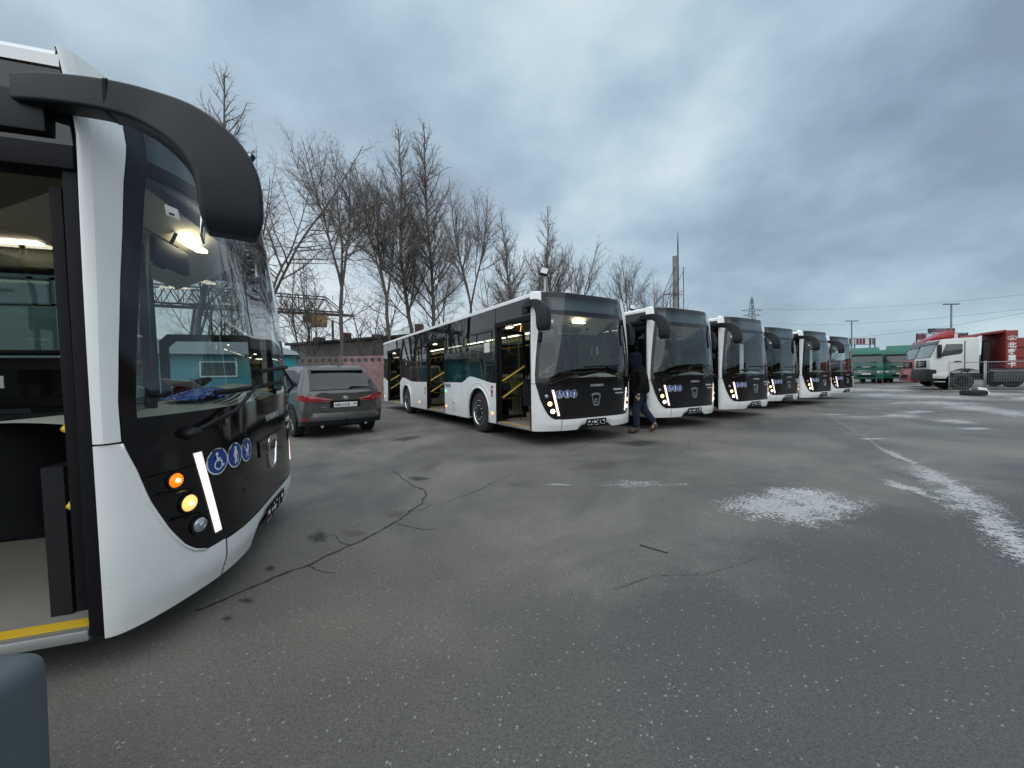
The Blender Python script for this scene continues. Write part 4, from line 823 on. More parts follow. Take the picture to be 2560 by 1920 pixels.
# ---- long weathered shed behind the wall
sh = empty('long_shed', (-19.6, 34.2, 0), math.atan2(-7, 15)); tag(sh, 'long weathered grey shed with flat dark eaves behind the concrete wall', 'shed')
wm_ = streak_mat('weathered_boards', (.085, .085, .088), (.20, .20, .20))
for i in range(9): MB().box(i*2.2, i*2.2+2.17, 0, .12+.02*(i % 2), 0, 4.25).build('wall_board', wm_, sh)
MB().box(0, 19.8, .12, 8, 0, 4.2).build('shed_core', greyc, sh)
MB().box(-.3, 20, -.35, 8.3, 4.30, 4.50).build('shed_roof', mat('tar_roof', (.045, .043, .042), .9, var=.3), sh, bevel=.03)
for x, w_, h in ((1.6, .9, .5), (5.2, .5, .7), (8.6, .7, .35), (13, .4, .9)): MB().box(x, x+w_, 1, 1.6, 4.50, 4.50+h).build('roof_vent', mat('rusty_brown', (.11, .05, .04), .85, var=.3), sh)
MB().cyl((4.4, .8, 4.5), (4.4, .8, 6.3), .09, 8).build('roof_pipe', mat('rusty_brown', (.11, .05, .04)), sh)
# ---- teal garages
gr = empty('teal_garage', (-8.75-6.3*math.cos(R(28)), 15.6-6.3*math.sin(R(28)), 0), R(28)); tag(gr, 'low teal painted garage with pale roof, mostly behind the nearest bus', 'garage')
teal = mat('teal_paint', (.012, .27, .32), .7, var=.15, vscale=2, dirt=.12, dirtcol=(.06, .12, .12)); tealdark = mat('teal_paint_faded', (.10, .33, .38), .75, var=.15, vscale=2, dirt=.1, dirtcol=(.07, .11, .11))
MB().box(0, 6.3, .1, 4, 0, 2.3).build('wall', tealdark, gr)
MB().prism([(-.15, 2.30), (6.45, 2.30), (6.35, 2.42), (5.3, 2.80), (.4, 2.80)], -.25, 4.2, lambda u, v, w_: (u, w_, v)).build('roof', mat('pale_slate_roof', (.38, .43, .47), .8, var=.12, vscale=4), gr)
MB().prism([(6.02-.55, .02), (6.32, .02), (6.32, 1.95), (6.12, 2.2), (5.67, 2.2), (5.47, 1.95)], .02, .10, lambda u, v, w_: (u, w_, v)).build('garage_door', teal, gr)
for x, w_ in ((1.15, .5), (3.2, 1.15)):
    f = MB(); f.box(x, x+w_, .06, .10, 1.45, 1.50); f.box(x, x+w_, .06, .10, 2.0, 2.05); f.box(x, x+.05, .06, .10, 1.50, 2.0); f.box(x+w_-.05, x+w_, .06, .10, 1.50, 2.0); wn = f.build('window_frame', iconwhite, gr); MB().box(x+.05, x+w_-.05, .08, .09, 1.5, 2.0).build('pane', mat('dim_pane', (.10, .14, .14), .2), wn)
# ---- gantry crane
steel = mat('rusty_steel', (.085, .055, .048), .8, .2, var=.35, vscale=5)
gc = empty('gantry_crane', (-21.7, 50, 0), math.atan2(-9.5, -19)+math.pi); tag(gc, 'rusty lattice gantry crane with a yellow cabin under its boom', 'crane')
Lg = 24
b = MB()
for y in (-.9, .9):
    b.tube([(-Lg, y, 9.7), (0, y, 9.7)], .11, 5); b.tube([(-Lg, y, 11.7), (-2.0, y, 11.5)], .08, 5); b.tube([(-2.0, y, 11.5), (0, y, 9.8)], .07, 5)
    for i in range(12): x = -Lg+i*1.9; b.tube([(x, y, 9.7), (x+.95, y, 11.65)], .05, 4); b.tube([(x+.95, y, 11.65), (x+1.9, y, 9.7)], .05, 4); b.tube([(x, y, 9.7), (x, y, 11.65)], .035, 4)
for i in range(13): x = -Lg+i*1.9; b.tube([(x, -.9, 11.65), (x, .9, 11.65)], .04, 4); b.tube([(x, -.9, 9.7), (x+1.9, .9, 9.7)], .04, 4)
b.build('boom_truss', steel, gc)
MB().box(-Lg, 1.2, -.25, .25, 9.35, 9.62).build('runway_beam', steel, gc)
MB().box(-3.7, -1.9, -.7, .7, 7.9, 9.3).build('cabin', mat('crane_yellow', (.34, .20, .06), .7, var=.2, vscale=3, dirt=.3), gc, bevel=.05); MB().box(-4.6, -3.7, -.5, .5, 8.4, 9.2).build('cabin_platform', steel, gc)
for x in (-Lg+1, -Lg+9):
    b = MB()
    for y in (-1, 1): b.tube([(x, y*.8, 9.6), (x-.6, y*3.2, .1)], .16, 6); b.tube([(x+1.2, y*.8, 9.6), (x-.6, y*3.2, .1)], .12, 6)
    b.tube([(x-.3, -2, 4.8), (x-.3, 2, 4.8)], .1, 5); b.build('crane_leg', steel, gc)
# ---- bare trees
bark = mat('dark_bark', (.125, .108, .092), .95, var=.35, vscale=8, bump=.5, bscale=14)
twig_m = mat('bare_twigs', (.20, .168, .152), .95, var=.3, vscale=3)
class TB:
    """light-weight branch mesh collector"""
    def __init__(s): s.v = []; s.f = []
    def seg(s, pts, rs, n):
        base = len(s.v); k = len(pts); d = pts[-1]-pts[0]
        u = d.cross(Vector((.3, .7, .11))); u = u.normalized() if u.length > 1e-6 else Vector((1, 0, 0)); w_ = d.cross(u).normalized()
        cs = [(math.cos(6.28318*j/n), math.sin(6.28318*j/n)) for j in range(n)]
        for p, r_ in zip(pts, rs):
            for c, s_ in cs: s.v.append((p.x+(u.x*c+w_.x*s_)*r_, p.y+(u.y*c+w_.y*s_)*r_, p.z+(u.z*c+w_.z*s_)*r_))
        for i in range(k-1):
            o = base+i*n
            for j in range(n): s.f.append((o+j, o+(j+1) % n, o+n+(j+1) % n, o+n+j))
    def build(s, name, m, parent):
        me = bpy.data.meshes.new(name); me.from_pydata(s.v, [], s.f); me.polygons.foreach_set('use_smooth', [True]*len(me.polygons)); me.materials.append(m); me.update(); return link(name, me, parent)
def bare_tree(x, y, h, seed, style, label, name='bare_tree', dens=1.0, tr=None, lean=(0, 0), base=.28):
    rr = random.Random(seed); T, Cn = TB(), TB(); root = empty(name, (x, y, 0)); tag(root, label, 'tree', 'bare trees behind the yard')
    tr = tr or h*.0078+.015
    far = max(0, min(1, (y-34)/14)); up_ = {'poplar': .20, 'fork': .17, 'wide': .08, 'bush': .10}[style]
    def rv(): return Vector((rr.gauss(0, 1), rr.gauss(0, 1), rr.gauss(0, 1)))
    def branch(p, d, L, r_, lev):
        sl_ = (1.0, .75, .45, .3, .2)[lev]; k = max(1 if lev > 3 else 2, int(L/sl_)); pts = [p.copy()]; dirs = [d.copy()]
        for i in range(k):
            wob = (.05, .10, .15, .20, .25)[lev]
            d = (d+rv()*wob+Vector((0, 0, 1))*up_*(.5 if lev == 0 else 1)*(.7 if style != 'wide' or lev < 3 else -.15)).normalized(); p = p+d*(L/k); pts.append(p.copy()); dirs.append(d.copy())
        rs = [max(r_*(1-.82*i/k), .004*(1+far*.6)) for i in range(k+1)]
        (T if lev <= 1 else Cn).seg(pts, rs, (9, 6, 4, 3, 3)[lev])
        if lev >= (4 if far < 1 else 3): return
        spc = (h*.015, .25, .19, .16)[lev]/dens*(1.5 if style in ('fork', 'wide', 'bush') and lev == 0 else 1)*(1+far*.25); t0 = (base if lev == 0 else .16, .14, .10, .10)[min(lev, 3)]
        if lev == 0: t0 = base
        n_ = int(L*(1-t0)/spc)
        for i in range(n_):
            t_ = t0+(1-t0)*(i+rr.random())/max(1, n_); q = min(int(t_*k), k-1); fr_ = t_*k-q; pp = pts[q].lerp(pts[q+1], fr_); dd = dirs[q+1]
            ax = dd.cross(rv()).normalized(); ang = R({'poplar': rr.uniform(30, 54), 'fork': rr.uniform(26, 50), 'wide': rr.uniform(40, 78), 'bush': rr.uniform(30, 60)}[style]*(1 if lev == 0 else 1.05))
            nd = dd*math.cos(ang)+ax*math.sin(ang)
            if lev == 0: L2 = ({'poplar': .34, 'fork': .38, 'wide': .46, 'bush': .45}[style]*h*(1-t_)**.75+h*.03)*rr.uniform(.6, 1.15)
            else: L2 = L*{1: .40, 2: .45, 3: .5}[lev]*(1.15-t_*.7)*rr.uniform(.6, 1.2)
            L2 = min(L2, (9, 2.4, 1.1, .5)[lev] if style != 'wide' else (10, 2.8, 1.2, .55)[lev])
            r2 = min(rs[q]*.62, (tr*.42, .028, .011, .0062)[lev]*rr.uniform(.7, 1.1)*(1+far*.5)); branch(pp, nd, max(L2, .15), max(r2, .005*(1+far*.6)), lev+1)
    d0 = Vector((lean[0], lean[1], 1)).normalized()
    if style in ('fork', 'wide'):
        zf = h*(.42 if style == 'fork' else .30); k = 6; pts = [Vector((lean[0]*zf*i/k+rr.gauss(0, .04), lean[1]*zf*i/k+rr.gauss(0, .04), zf*i/k)) for i in range(k+1)]; pts[0] = Vector((0, 0, -.1))
        T.seg(pts, [tr*(1.25 if i == 0 else 1-.25*i/k) for i in range(k+1)], 10)
        nf = 3 if style == 'fork' else 5; base0 = base; base = .22
        for j in range(nf):
            a = 6.28318*j/nf+rr.uniform(-.4, .4); tl = rr.uniform(.16, .34) if style == 'fork' else rr.uniform(.30, .75)
            branch(pts[-1], (d0+Vector((math.cos(a)*tl, math.sin(a)*tl, 0))).normalized(), (h-zf)*rr.uniform(.82, 1.04), tr*.62, 0)
        base = base0
        for j in range(5):     # a few low side limbs from the bole
            a = rr.uniform(0, 6.28); z_ = rr.uniform(.2, .38)*h; pp = pts[min(6, int(z_/zf*6))]; branch(pp, Vector((math.cos(a), math.sin(a), .35)).normalized(), h*rr.uniform(.12, .24), tr*.25, 1)
    elif style == 'bush':
        for j in range(4): a = rr.uniform(0, 6.28); branch(Vector((math.cos(a)*.2, math.sin(a)*.2, -.05)), Vector((math.cos(a)*.25, math.sin(a)*.25, 1)).normalized(), h*rr.uniform(.75, 1), tr*.7, 0)
    else: branch(Vector((0, 0, -.1)), d0, h, tr*1.1, 0)
    T.build('trunk', bark, root); Cn.build('crown', twig_m, root)
    return root
TREES = [ # px, depth, top y px, style, seed, density, lean, label
    (478, 23, 150, 'poplar', 31, 1.1, (0, 0), 'spreading bare tree whose top shows above the roof of the nearest bus'),
    (655, 24, 315, 'wide', 4, 0.82, (.02, 0), 'broad bare tree with long low limbs just right of the nearest bus'),
    (856, 27, 345, 'fork', 8, 1.02, (.01, 0), 'tall bare tree with forked trunk rising behind the grey car'),
    (985, 28.5, 415, 'fork', 12, 1.02, (-.06, 0), 'slimmer bare tree leaning left between the forked tree and the poplars'),
    (1048, 31, 335, 'poplar', 17, 1.20, (0, 0), 'tallest straight bare poplar behind the rear of the first bus'),
    (1074, 32, 365, 'poplar', 23, 1.20, (.01, 0), 'straight bare poplar close beside the tallest one on its right'),
    (1182, 38, 485, 'fork', 29, 1.0, (-.01, 0), 'forked bare tree behind the middle of the first bus roof'),
    (1301, 45, 522, 'poplar', 37, 1.20, (-.01, 0), 'narrow bare poplar behind the first bus, left of its twin'),
    (1377, 46, 515, 'poplar', 41, 1.20, (0, 0), 'narrow bare poplar directly above the first bus front with floodlight'),
    (1450, 52, 615, 'fork', 43, 1.02, (0, 0), 'rounded bare tree right of the twin narrow poplars'),
    (1494, 50, 690, 'bush', 47, 0.82, (0, 0), 'small bare tree low between the first and second bus roofs'),
    (1572, 58, 640, 'fork', 53, 1.02, (0, 0), 'rounded bare tree left of the tall chimney'),
    (1636, 60, 700, 'fork', 59, 1.02, (0, 0), 'lower bare tree beside the frame of the chimney'),
    (1712, 66, 755, 'bush', 61, 0.82, (0, 0), 'small bare tree just right of the chimney'),
    (925, 29, 650, 'bush', 67, 0.60, (0, 0), 'low bare thicket tree between the forked tree and the slim one'),
    (1118, 36, 670, 'bush', 71, 0.55, (0, 0), 'low bare thicket tree under the tall poplars'),
    (1240, 41, 640, 'bush', 73, 0.82, (0, 0), 'low bare thicket tree left of the twin narrow poplars'),
    (1338, 50, 700, 'bush', 79, 0.82, (0, 0), 'low bare thicket tree between the twin narrow poplars'),
    (770, 30, 600, 'bush', 83, 0.82, (0, 0), 'low bare thicket tree behind the crane cabin'),
    (560, 26, 520, 'bush', 89, 0.82, (0, 0), 'bare thicket tree seen through the windscreen of the nearest bus'),
    (2084, 125, 832, 'bush', 97, 0.82, (0, 0), 'pale distant bare tree above the two last bus roofs')]
for px, d, ty, st, sd, dn, ln, lab in TREES: bare_tree(at(px, d), d, hz(px, ty, d), sd, st, lab, dens=dn, lean=ln)
# ---- chimney with frame and lightning rod
ch = empty('chimney', (at(1690, 60), 60, 0)); tag(ch, 'tall grey chimney pipe with steel frame and lightning rod on top', 'chimney')
MB().lathe([(.42, 0), (.40, 9), (.38, 19.2), (.40, 19.25), (.40, 19.4), (.3, 19.4)], 14).build('pipe', mat('grey_pipe', (.28, .28, .27), .8, var=.25, vscale=2, dirt=.3), ch, smooth=True, auto=40)
MB().tube([(.35, -.2, 0), (.35, -.2, 21), (.37, -.2, 23.2)], [.16, .10, .03], 6).build('lightning_rod', steel, ch)
b = MB()
for x, z in ((-2.1, 13.4), (1.05, 17.6), (-1.0, 13.0)): b.tube([(x, -.5, 0), (x, -.5, z)], .06, 4)
for z in range(2, 18, 3): b.tube([(-1.0, -.5, min(z, 13)), (1.05, -.5, z)], .04, 4); b.tube([(-2.1, -.5, min(z, 13.4)), (0, -.4, min(z+2.5, 13.8))], .04, 4)
b.tube([(-2.1, -.5, 13.4), (-.2, -.4, 17.6)], .05, 4); b.tube([(-2.1, -.5, 13.4), (-.2, -.4, 15.4)], .04, 4); b.tube([(-2.1, -.5, 13.4), (.9, -.5, 13.4)], .05, 4); b.build('steel_frame', steel, ch)
# ---- power pylon and wires
py = empty('power_pylon', (at(1880, 200), 200, 0)); tag(py, 'distant grey lattice power pylon above the third bus', 'pylon')
gsteel = mat('galvanised_steel', (.14, .16, .18), .6, .4, var=.15)
b = MB(); W0 = lambda z: 3.2*(1-z/40)+.25
for sx in (-1, 1):
    for sy in (-1, 1): b.tube([(sx*W0(z), sy*W0(z), z) for z in (0, 12, 24, 33, 39.6)], .16, 4)
for i in range(13):
    z0_, z1_ = i*3, i*3+3
    for sx, sy, tx, ty_ in ((-1, -1, 1, -1), (1, -1, -1, -1), (-1, 1, 1, 1), (1, 1, 1, -1)): b.tube([(sx*W0(z0_), sy*W0(z0_), z0_), (tx*W0(z1_), ty_*W0(z1_), z1_)], .09, 4)
for z_, L_ in ((33, 5.2), (30.5, 4.6)):
    for sx in (-1, 1): b.tube([(0, 0, z_+1), (sx*L_, 0, z_)], .12, 4); b.tube([(0, 0, z_-.4), (sx*L_, 0, z_)], .12, 4)
b.build('lattice', gsteel, py); MB().tube([(0, 0, 39), (0, 0, 40.5)], .12, 4).build('pylon_tip', gsteel, py)
wire = mat('wire_grey', (.10, .12, .14), .6, .3)
for k, (p0, p1, sag, lab) in enumerate((((1884, 772, 198), (2600, 733, 95), 2.0, 'upper power line running right from the pylon'), ((1890, 806, 197), (2600, 768, 92), 2.5, 'middle power line running right from the pylon'), ((2090, 846, 140), (2600, 775, 80), 1.0, 'lowest power line above the red and white trucks'))):
    a_, c_ = [Vector((at(p[0], p[2]), p[2], hz(p[0], p[1], p[2]))) for p in (p0, p1)]
    tag(MB().tube([a_.lerp(c_, i/20)-Vector((0, 0, sag*4*(i/20)*(1-i/20))) for i in range(21)], .028, 4).build('power_line', wire), lab, 'power line', 'power lines')
# ---- yard lighting masts and floodlights
for px, ty, d, lab in ((2129, 802, 62, 'tall lamp post with flat twin head above the green trucks'), (2377, 760, 50, 'tall lamp post with flat twin head above the white truck')):
    o = empty('lamp_post', (at(px, d), d, 0)); tag(o, lab, 'lamp post', 'yard lamp posts'); H_ = hz(px, ty, d); MB().tube([(0, 0, 0), (0, 0, H_-.1)], [.14, .08], 8).build('post', gsteel, o, smooth=True)
    for sx in (-1, 1): MB().box(min(sx*.12, sx*1.0), max(sx*.12, sx*1.0), -.16, .16, H_-.12, H_).build('lamp_head', gsteel, o, bevel=.03)
def floodlight(x, y, z, lab, poleM):
    o = empty('floodlight', (x, y, 0)); tag(o, lab, 'floodlight', 'yard floodlights'); MB().tube([(0, 0, 0), (0, 0, z-.35)], [.10, .07], 8).build('pole', poleM, o, smooth=True)
    M_ = Matrix.Translation((-.05, -.12, z)) @ Matrix.Rotation(R(-20), 4, 'X') @ Matrix.Rotation(R(18), 4, 'Y')
    MB().box(-.26, .26, -.10, .10, -.24, .24, M_).build('lamp_housing', blackmetal, o, bevel=.03); MB().box(-.21, .21, -.115, -.10, -.19, .19, M_).build('lamp_glass', clear, o); MB().tube([(0, 0, z-.36), (-.03, -.05, z-.1)], .035, 6).build('bracket', blackmetal, o)
floodlight(at(1366, 24), 24, hz(1366, 682, 24), 'black floodlight on a pale pole behind the first bus', mat('pale_pole', (.40, .40, .38), .7))
floodlight(at(641, 16), 16, hz(641, 408, 16), 'black floodlight at the edge of the nearest bus mirror', blackmetal)
floodlight(at(1583, 34), 34, hz(1583, 770, 34), 'small dark floodlight behind the second bus roof', blackmetal)
# ---- steel sign frames on the far right
sgr = mat('sign_panel_red', (.17, .03, .05), .6, var=.15); sgd = mat('sign_panel_dark', (.05, .045, .05), .6); sgw = mat('sign_panel_white', (.62, .64, .66), .6)
for px0, px1, y0, y1, d, cols, lab in ((2124, 2187, 846, 863, 70, 'rwrrrwgg', 'steel frame with small dark red panels above the green trucks'), (2291, 2418, 834, 851, 62, 'rrwrrdwwrd', 'steel frame with red and white panels behind the white truck')):
    x0, x1 = at(px0, d), at(px1, d); o = empty('sign_frame', (x0, d, 0)); tag(o, lab, 'sign frame', 'sign frames'); W_ = x1-x0; zt, zb = hz(px0, y0, d), hz(px0, y1, d)
    b = MB(); b.box(0, W_, -.06, .06, zt-.08, zt); b.box(0, W_, -.06, .06, zb, zb+.08)
    for x in (0, .9, W_-.9, W_): b.box(x-.07, x+.07, -.055, .055, 0, zt-.01)
    b.build('frame', steel, o); n = len(cols)
    for i, c in enumerate(cols): MB().box(W_*(i+.12)/n, W_*(i+.88)/n, -.03, .03, zb+.12, zt-.12).build('sign_panel', {'r': sgr, 'w': sgw, 'd': sgd, 'g': gsteel}[c], o)
x0, x1, d = at(2320, 63), at(2385, 63), 63; o = empty('billboard', (x0, d, 0)); tag(o, 'black billboard on posts behind the white truck', 'billboard')
MB().box(0, x1-x0, -.1, .1, hz(2320, 832, d), hz(2320, 822, d)).build('board', sgd, o)
b = MB(); b.box(1.2, 2.9, -.12, -.10, hz(2320, 825.5, d), hz(2320, 823.8, d)); b.box(.7, 3.5, -.12, -.10, hz(2320, 829.5, d), hz(2320, 827.5, d)); b.build('print', mat('billboard_print', (.36, .16, .18), .6), o)
for x in (.4, x1-x0-.4): MB().box(x-.08, x+.08, .1, .2, 0, hz(2320, 824, d)).build('post', steel, o)
b = MB(); rw = random.Random(8)
for i in range(260):
    a = R(-70+155*i/260); d = 420+rw.uniform(-30, 30); hh = rw.uniform(6, 11); w_ = rw.uniform(4, 8); x, y = d*math.sin(a), d*math.cos(a)
    b.lathe([(w_*.5, 0), (w_, hh*.35), (w_*.85, hh*.7), (w_*.3, hh), (0, hh*1.03)], 7, lambda p, q, h: (x+p, y+q, h))
tag(b.build('distant_wood', mat('far_wood', (.10, .105, .105), .95, var=.3, vscale=.05), None), kind='stuff', label='low grey line of far woodland on the horizon')
# ---- brick warehouse behind the photographer (shows as the brown band mirrored in the windscreens)
brick = mat('old_brown_brick', (.15, .095, .06), .9, var=.3, vscale=1.2, dirt=.2)
wh = empty('brick_warehouse', (62, 10, 0), R(-118)); tag(wh, 'long brown brick warehouse mirrored in the bus windscreens', 'warehouse')
MB().box(0, 95, 0, 14, 0, 6.0).build('wall', brick, wh); MB().box(-.4, 95.4, -.4, 14.4, 6.0, 6.35).build('roof', mat('tar_roof', (.045, .043, .042)), wh)
for i in range(15):
    w_ = MB().box(3+i*6, 5.4+i*6, -.06, .02, 2.4, 4.4).build('window', mat('dim_pane', (.10, .14, .14)), wh); MB().box(2.9+i*6, 5.5+i*6, -.14, .0, 2.28, 2.40).build('sill', sgw, w_)
# ================================================================== PARKED CAR (rear three-quarter view)
def make_car():
    root = empty('parked_car', (-4.62, 9.36, 0), R(43)); root.location = (-4.435, 9.495, 0)
    tag(root, 'dark grey SUV seen from behind beside the nearest bus, red tail lights', 'car')
    paint = mat('car_paint_grey_brown', (.092, .088, .084), .30, .45, var=.06, coat=.6, dirt=.08, dirtcol=(.09, .085, .078))
    cglass = mat('car_dark_glass', (.012, .015, .017), .05, var=.1, coat=0, ior=1.6); redl = mat('tail_light_red', (.27, .008, .012), .12, var=.12, vscale=10, coat=.8); whl = mat('tail_light_clear', (.45, .35, .34), .2, coat=.6)
    # stations along y (0 = rear bumper, forward positive): half-width profile and heights
    # columns: y, zbot, w_low, w_mid, w_shoulder, z_shoulder, w_belt, z_belt, w_roof, z_roofedge, z_top
    ST = [(.00, .42, .66, .74, .72, .74, .66, .93, .60, .985, 1.00),
          (.04, .34, .80, .86, .83, .80, .77, .99, .68, 1.04, 1.06),
          (.14, .30, .86, .90, .88, .88, .82, 1.06, .71, 1.13, 1.16),
          (.30, .28, .88, .91, .905, .94, .85, 1.10, .715, 1.30, 1.34),
          (.46, .27, .885, .912, .91, .97, .86, 1.11, .705, 1.46, 1.51),
          (.60, .27, .885, .912, .912, .98, .862, 1.10, .695, 1.565, 1.615),
          (.90, .26, .885, .912, .912, .98, .865, 1.08, .69, 1.595, 1.648),
          (1.60, .26, .885, .912, .91, .96, .865, 1.06, .69, 1.61, 1.665),
          (2.20, .26, .885, .91, .905, .95, .86, 1.04, .69, 1.60, 1.655),
          (2.70, .26, .885, .91, .90, .95, .85, 1.03, .67, 1.53, 1.57),
          (3.10, .26, .88, .905, .89, .94, .83, 1.02, .68, 1.28, 1.30),
          (3.40, .27, .87, .90, .87, .92, .80, 1.00, .68, 1.04, 1.07),
          (3.90, .28, .84, .87, .83, .86, .74, .94, .60, .96, .98),
          (4.25, .32, .74, .78, .72, .74, .62, .80, .45, .82, .83),
          (4.38, .40, .58, .62, .58, .62, .48, .68, .30, .69, .70)]
    def sec(y):
        for a, c in zip(ST, ST[1:]):
            if y <= c[0]:
                i = ST.index(a); t_ = (y-a[0])/(c[0]-a[0]); p = ST[max(0, i-1)]; n = ST[min(len(ST)-1, i+2)]
                out = []
                for k in range(1, 11):
                    m0 = (c[k]-p[k])/(c[0]-p[0])*(c[0]-a[0]); m1 = (n[k]-a[k])/(n[0]-a[0])*(c[0]-a[0]); t2, t3 = t_*t_, t_**3
                    out.append((2*t3-3*t2+1)*a[k]+(t3-2*t2+t_)*m0+(-2*t3+3*t2)*c[k]+(t3-t2)*m1)
                return out
        return list(ST[-1][1:])
    def prof(y):
        zb, wl_, wm, wsh, zs, wb, zbt, wr, zr, zt = sec(y)
        return [(0, zb), (wl_*.9, zb), (wl_, zb+.06), (wm, (zb+zs)/2), (wsh, zs), (wb, zbt), (wr, zr), (wr-.10, zr+.03), (wr*.45, zt-.004), (0, zt)]
    def Sf(y, v, sg, off=0):
        pr = prof(y); x, z = cr(pr, v); p = Vector((sg*max(x, 0), y, z))
        if off:
            a = Vector((sg*cr(prof(min(y+.01, 4.38)), v)[0], min(y+.01, 4.38), cr(prof(min(y+.01, 4.38)), v)[1]))-p; q = cr(pr, min(v+.01, 1)); c = cr(pr, max(v-.01, 0)); b_ = Vector((sg*q[0], y, q[1]))-Vector((sg*c[0], y, c[1])); n = a.cross(b_)
            if n.length > 1e-9:
                n.normalize(); n = n if n.x*sg > 0 or (abs(n.x) < .2 and n.z > 0) else -n; p = p+n*off
        return p
    ys = [0, .02, .05, .09, .13, .18, .25, .34, .42, .5, .58, .66, .74, .82, .92]+[1.0+.12*i for i in range(27)]+[4.2, 4.27, 4.33, 4.38]; vs_ = [i/36 for i in range(37)]
    b = MB()
    for sg in (-1, 1):
        vv = [Sf(y, v, sg) for y in ys for v in vs_]; n = len(vs_); b.add(vv, [(i*n+j, i*n+j+1, (i+1)*n+j+1, (i+1)*n+j) for i in range(len(ys)-1) for j in range(n-1)])
    b.add([Sf(0, v, 1) for v in vs_]+[Sf(0, v, -1) for v in vs_[::-1]], [tuple(range(2*len(vs_)))])
    body = b.build('body', paint, root, smooth=True, auto=50)
    # hatch glass: on the sloping back between the roof edges
    def hatch(u, v):
        z = 1.075+.475*v; w_ = .735-.105*v; x = -w_+2*w_*u; ax_ = abs(x); lo, hi = 0.0, 1.2
        def zs(y):
            pr = prof(y); best = None
            for q in range(26):
                xx, zz = cr(pr, 1-.42*q/25)
                if xx >= ax_: return zz
            return zz
        for _ in range(18):
            mid = (lo+hi)/2
            if zs(mid) < z-.016*(x/.72)**2: lo = mid
            else: hi = mid
        return Vector((x, lo-.012, z-.016*(x/.72)**2+.010))
    hg = MB(); hg.grid(hatch, 16, 10); h_ = hg.build('rear_window', cglass, root, smooth=True, fix=False)
    MB().tube([hatch(.58, .02)+Vector((0, -.015, .02)), hatch(.64, .10)+Vector((0, -.02, .0)), hatch(.92, .10)+Vector((0, -.015, 0))], [.02, .016, .008], 6).build('rear_wiper', rubber, h_)
    sp_ = MB(); sp_.prism([(-.60, 0), (.60, 0), (.55, .05), (.3, .075), (-.3, .075), (-.55, .05)], -.03, .05, lambda u, v, w_: (u, .50+w_*4.0+v*.4, 1.535+v+w_*.5)); sp_.build('roof_spoiler', paint, root, bevel=.015)
    MB().box(-.2, .2, .46, .49, 1.545, 1.56).build('brake_light', redl, root)
    # side windows
    for sg in (-1, 1):
        for y0, y1 in ((.62, 1.02), (1.08, 1.92), (2.0, 2.92)):
            w_ = MB(); w_.grid(lambda u, v: Sf(y0+(y1-y0)*u+(0.10*v if y0 < 1 else (-.16*v if y1 > 2.5 else 0)), .575+.075*v-(.0), sg, .006), 10, 4); w_.build('side_window', cglass, root, smooth=True, fix=False)
        MB().tube([Sf(.85+.19*i, .72, sg, .02) for i in range(10)], .016, 6).build('roof_rail', alu, root, smooth=True)
        for y0 in (1.05, 1.96): MB().tube([Sf(y0+(.05 if v < .45 else 0), v, sg, .0015) for v in [.24+.34*i/10 for i in range(11)]], .004, 4).build('door_gap', rubber, root)
        MB().tube([Sf(1.25, .46, sg, .02), Sf(1.42, .46, sg, .024)], .013, 6).build('door_handle', paint, root, smooth=True)
        # tail lights wrap round the corners
        TLP = [(.30, -.012), (.48, -.012), (.64, -.010), (.765, .010), (.855, .065), (.908, .155), (.932, .28), (.936, .40)]
        def tlf(u, v):
            x, y = cr(TLP, u); lo = .80+.03*u+.075*max(0, u-.35)+(.035*(1-u*3) if u < .33 else 0); hi = .885+.075*math.sin(min(1, u*1.25)*math.pi*.55)+.02*u-(.03*(1-u*4) if u < .25 else 0); hi = max(hi, lo+.03)
            o_ = .014; return Vector((sg*(x+o_*min(1, u*1.2)), y-o_*(1-u)+(.035*max(0, v-.6) if u < .6 else 0), lo+(hi-lo)*v))
        t_ = MB(); t_.grid(tlf, 24, 6); tl = t_.build('tail_light', redl, root, smooth=True, fix=False)
        MB().grid(lambda u, v: Vector((sg*(.34+.26*u), -.016+.01*u**3, .812+.028*v+.006*u)), 6, 2).build('reversing_light', whl, tl, fix=False)
        MB().grid(lambda u, v: Sf(.02+.13*u, .245+.035*v, sg, .008), 4, 2).build('rear_reflector', redl, root, fix=False)
        # black cladding along the sill and round the arches
        c = MB(); c.grid(lambda u, v: Sf(.06+4.1*u, .10+.10*v, sg, .008), 40, 4); c.build('sill_cladding', plastic, root, smooth=True, fix=False)
        for yc in (.87, 3.51):
            a = MB(); n = 20
            for j in range(n):
                a0, a1 = math.pi*j/n, math.pi*(j+1)/n
                a.add([(sg*(.918), yc+.36*math.cos(a0), .34+.36*math.sin(a0)), (sg*.918, yc+.36*math.cos(a1), .34+.36*math.sin(a1)), (sg*.922, yc+.42*math.cos(a1), .34+.42*math.sin(a1)), (sg*.922, yc+.42*math.cos(a0), .34+.42*math.sin(a0))], [(0, 1, 2, 3)])
            a.build('arch_cladding', plastic, root, fix=False)
            MB().lathe([(.365, 0), (.0, .001)], 28, lambda x, y, h: (sg*.914, yc+x, .34+y)).build('wheel_well', blackmetal, root, fix=False)
            fn = lambda x, y, h: (sg*(.915-h), yc+x, .335+y)
            wh_ = MB().lathe([(.225, .0), (.25, -.012), (.30, -.008), (.33, .02), (.337, .06), (.337, .16), (.32, .20), (.22, .20)], 30, fn).build('wheel', tyrem, root, smooth=True, auto=50)
            rm = MB(); rm.lathe([(.228, .002), (.222, .03), (.205, .05)], 30, fn)
            for k in range(5):
                a0 = 6.28318*k/5+.3
                for da in (-.14, .14): rm.tube([fn(.04*math.cos(a0), .04*math.sin(a0), .015), fn(.215*math.cos(a0+da), .215*math.sin(a0+da), .012)], [.026, .018], 6, sq=.6)
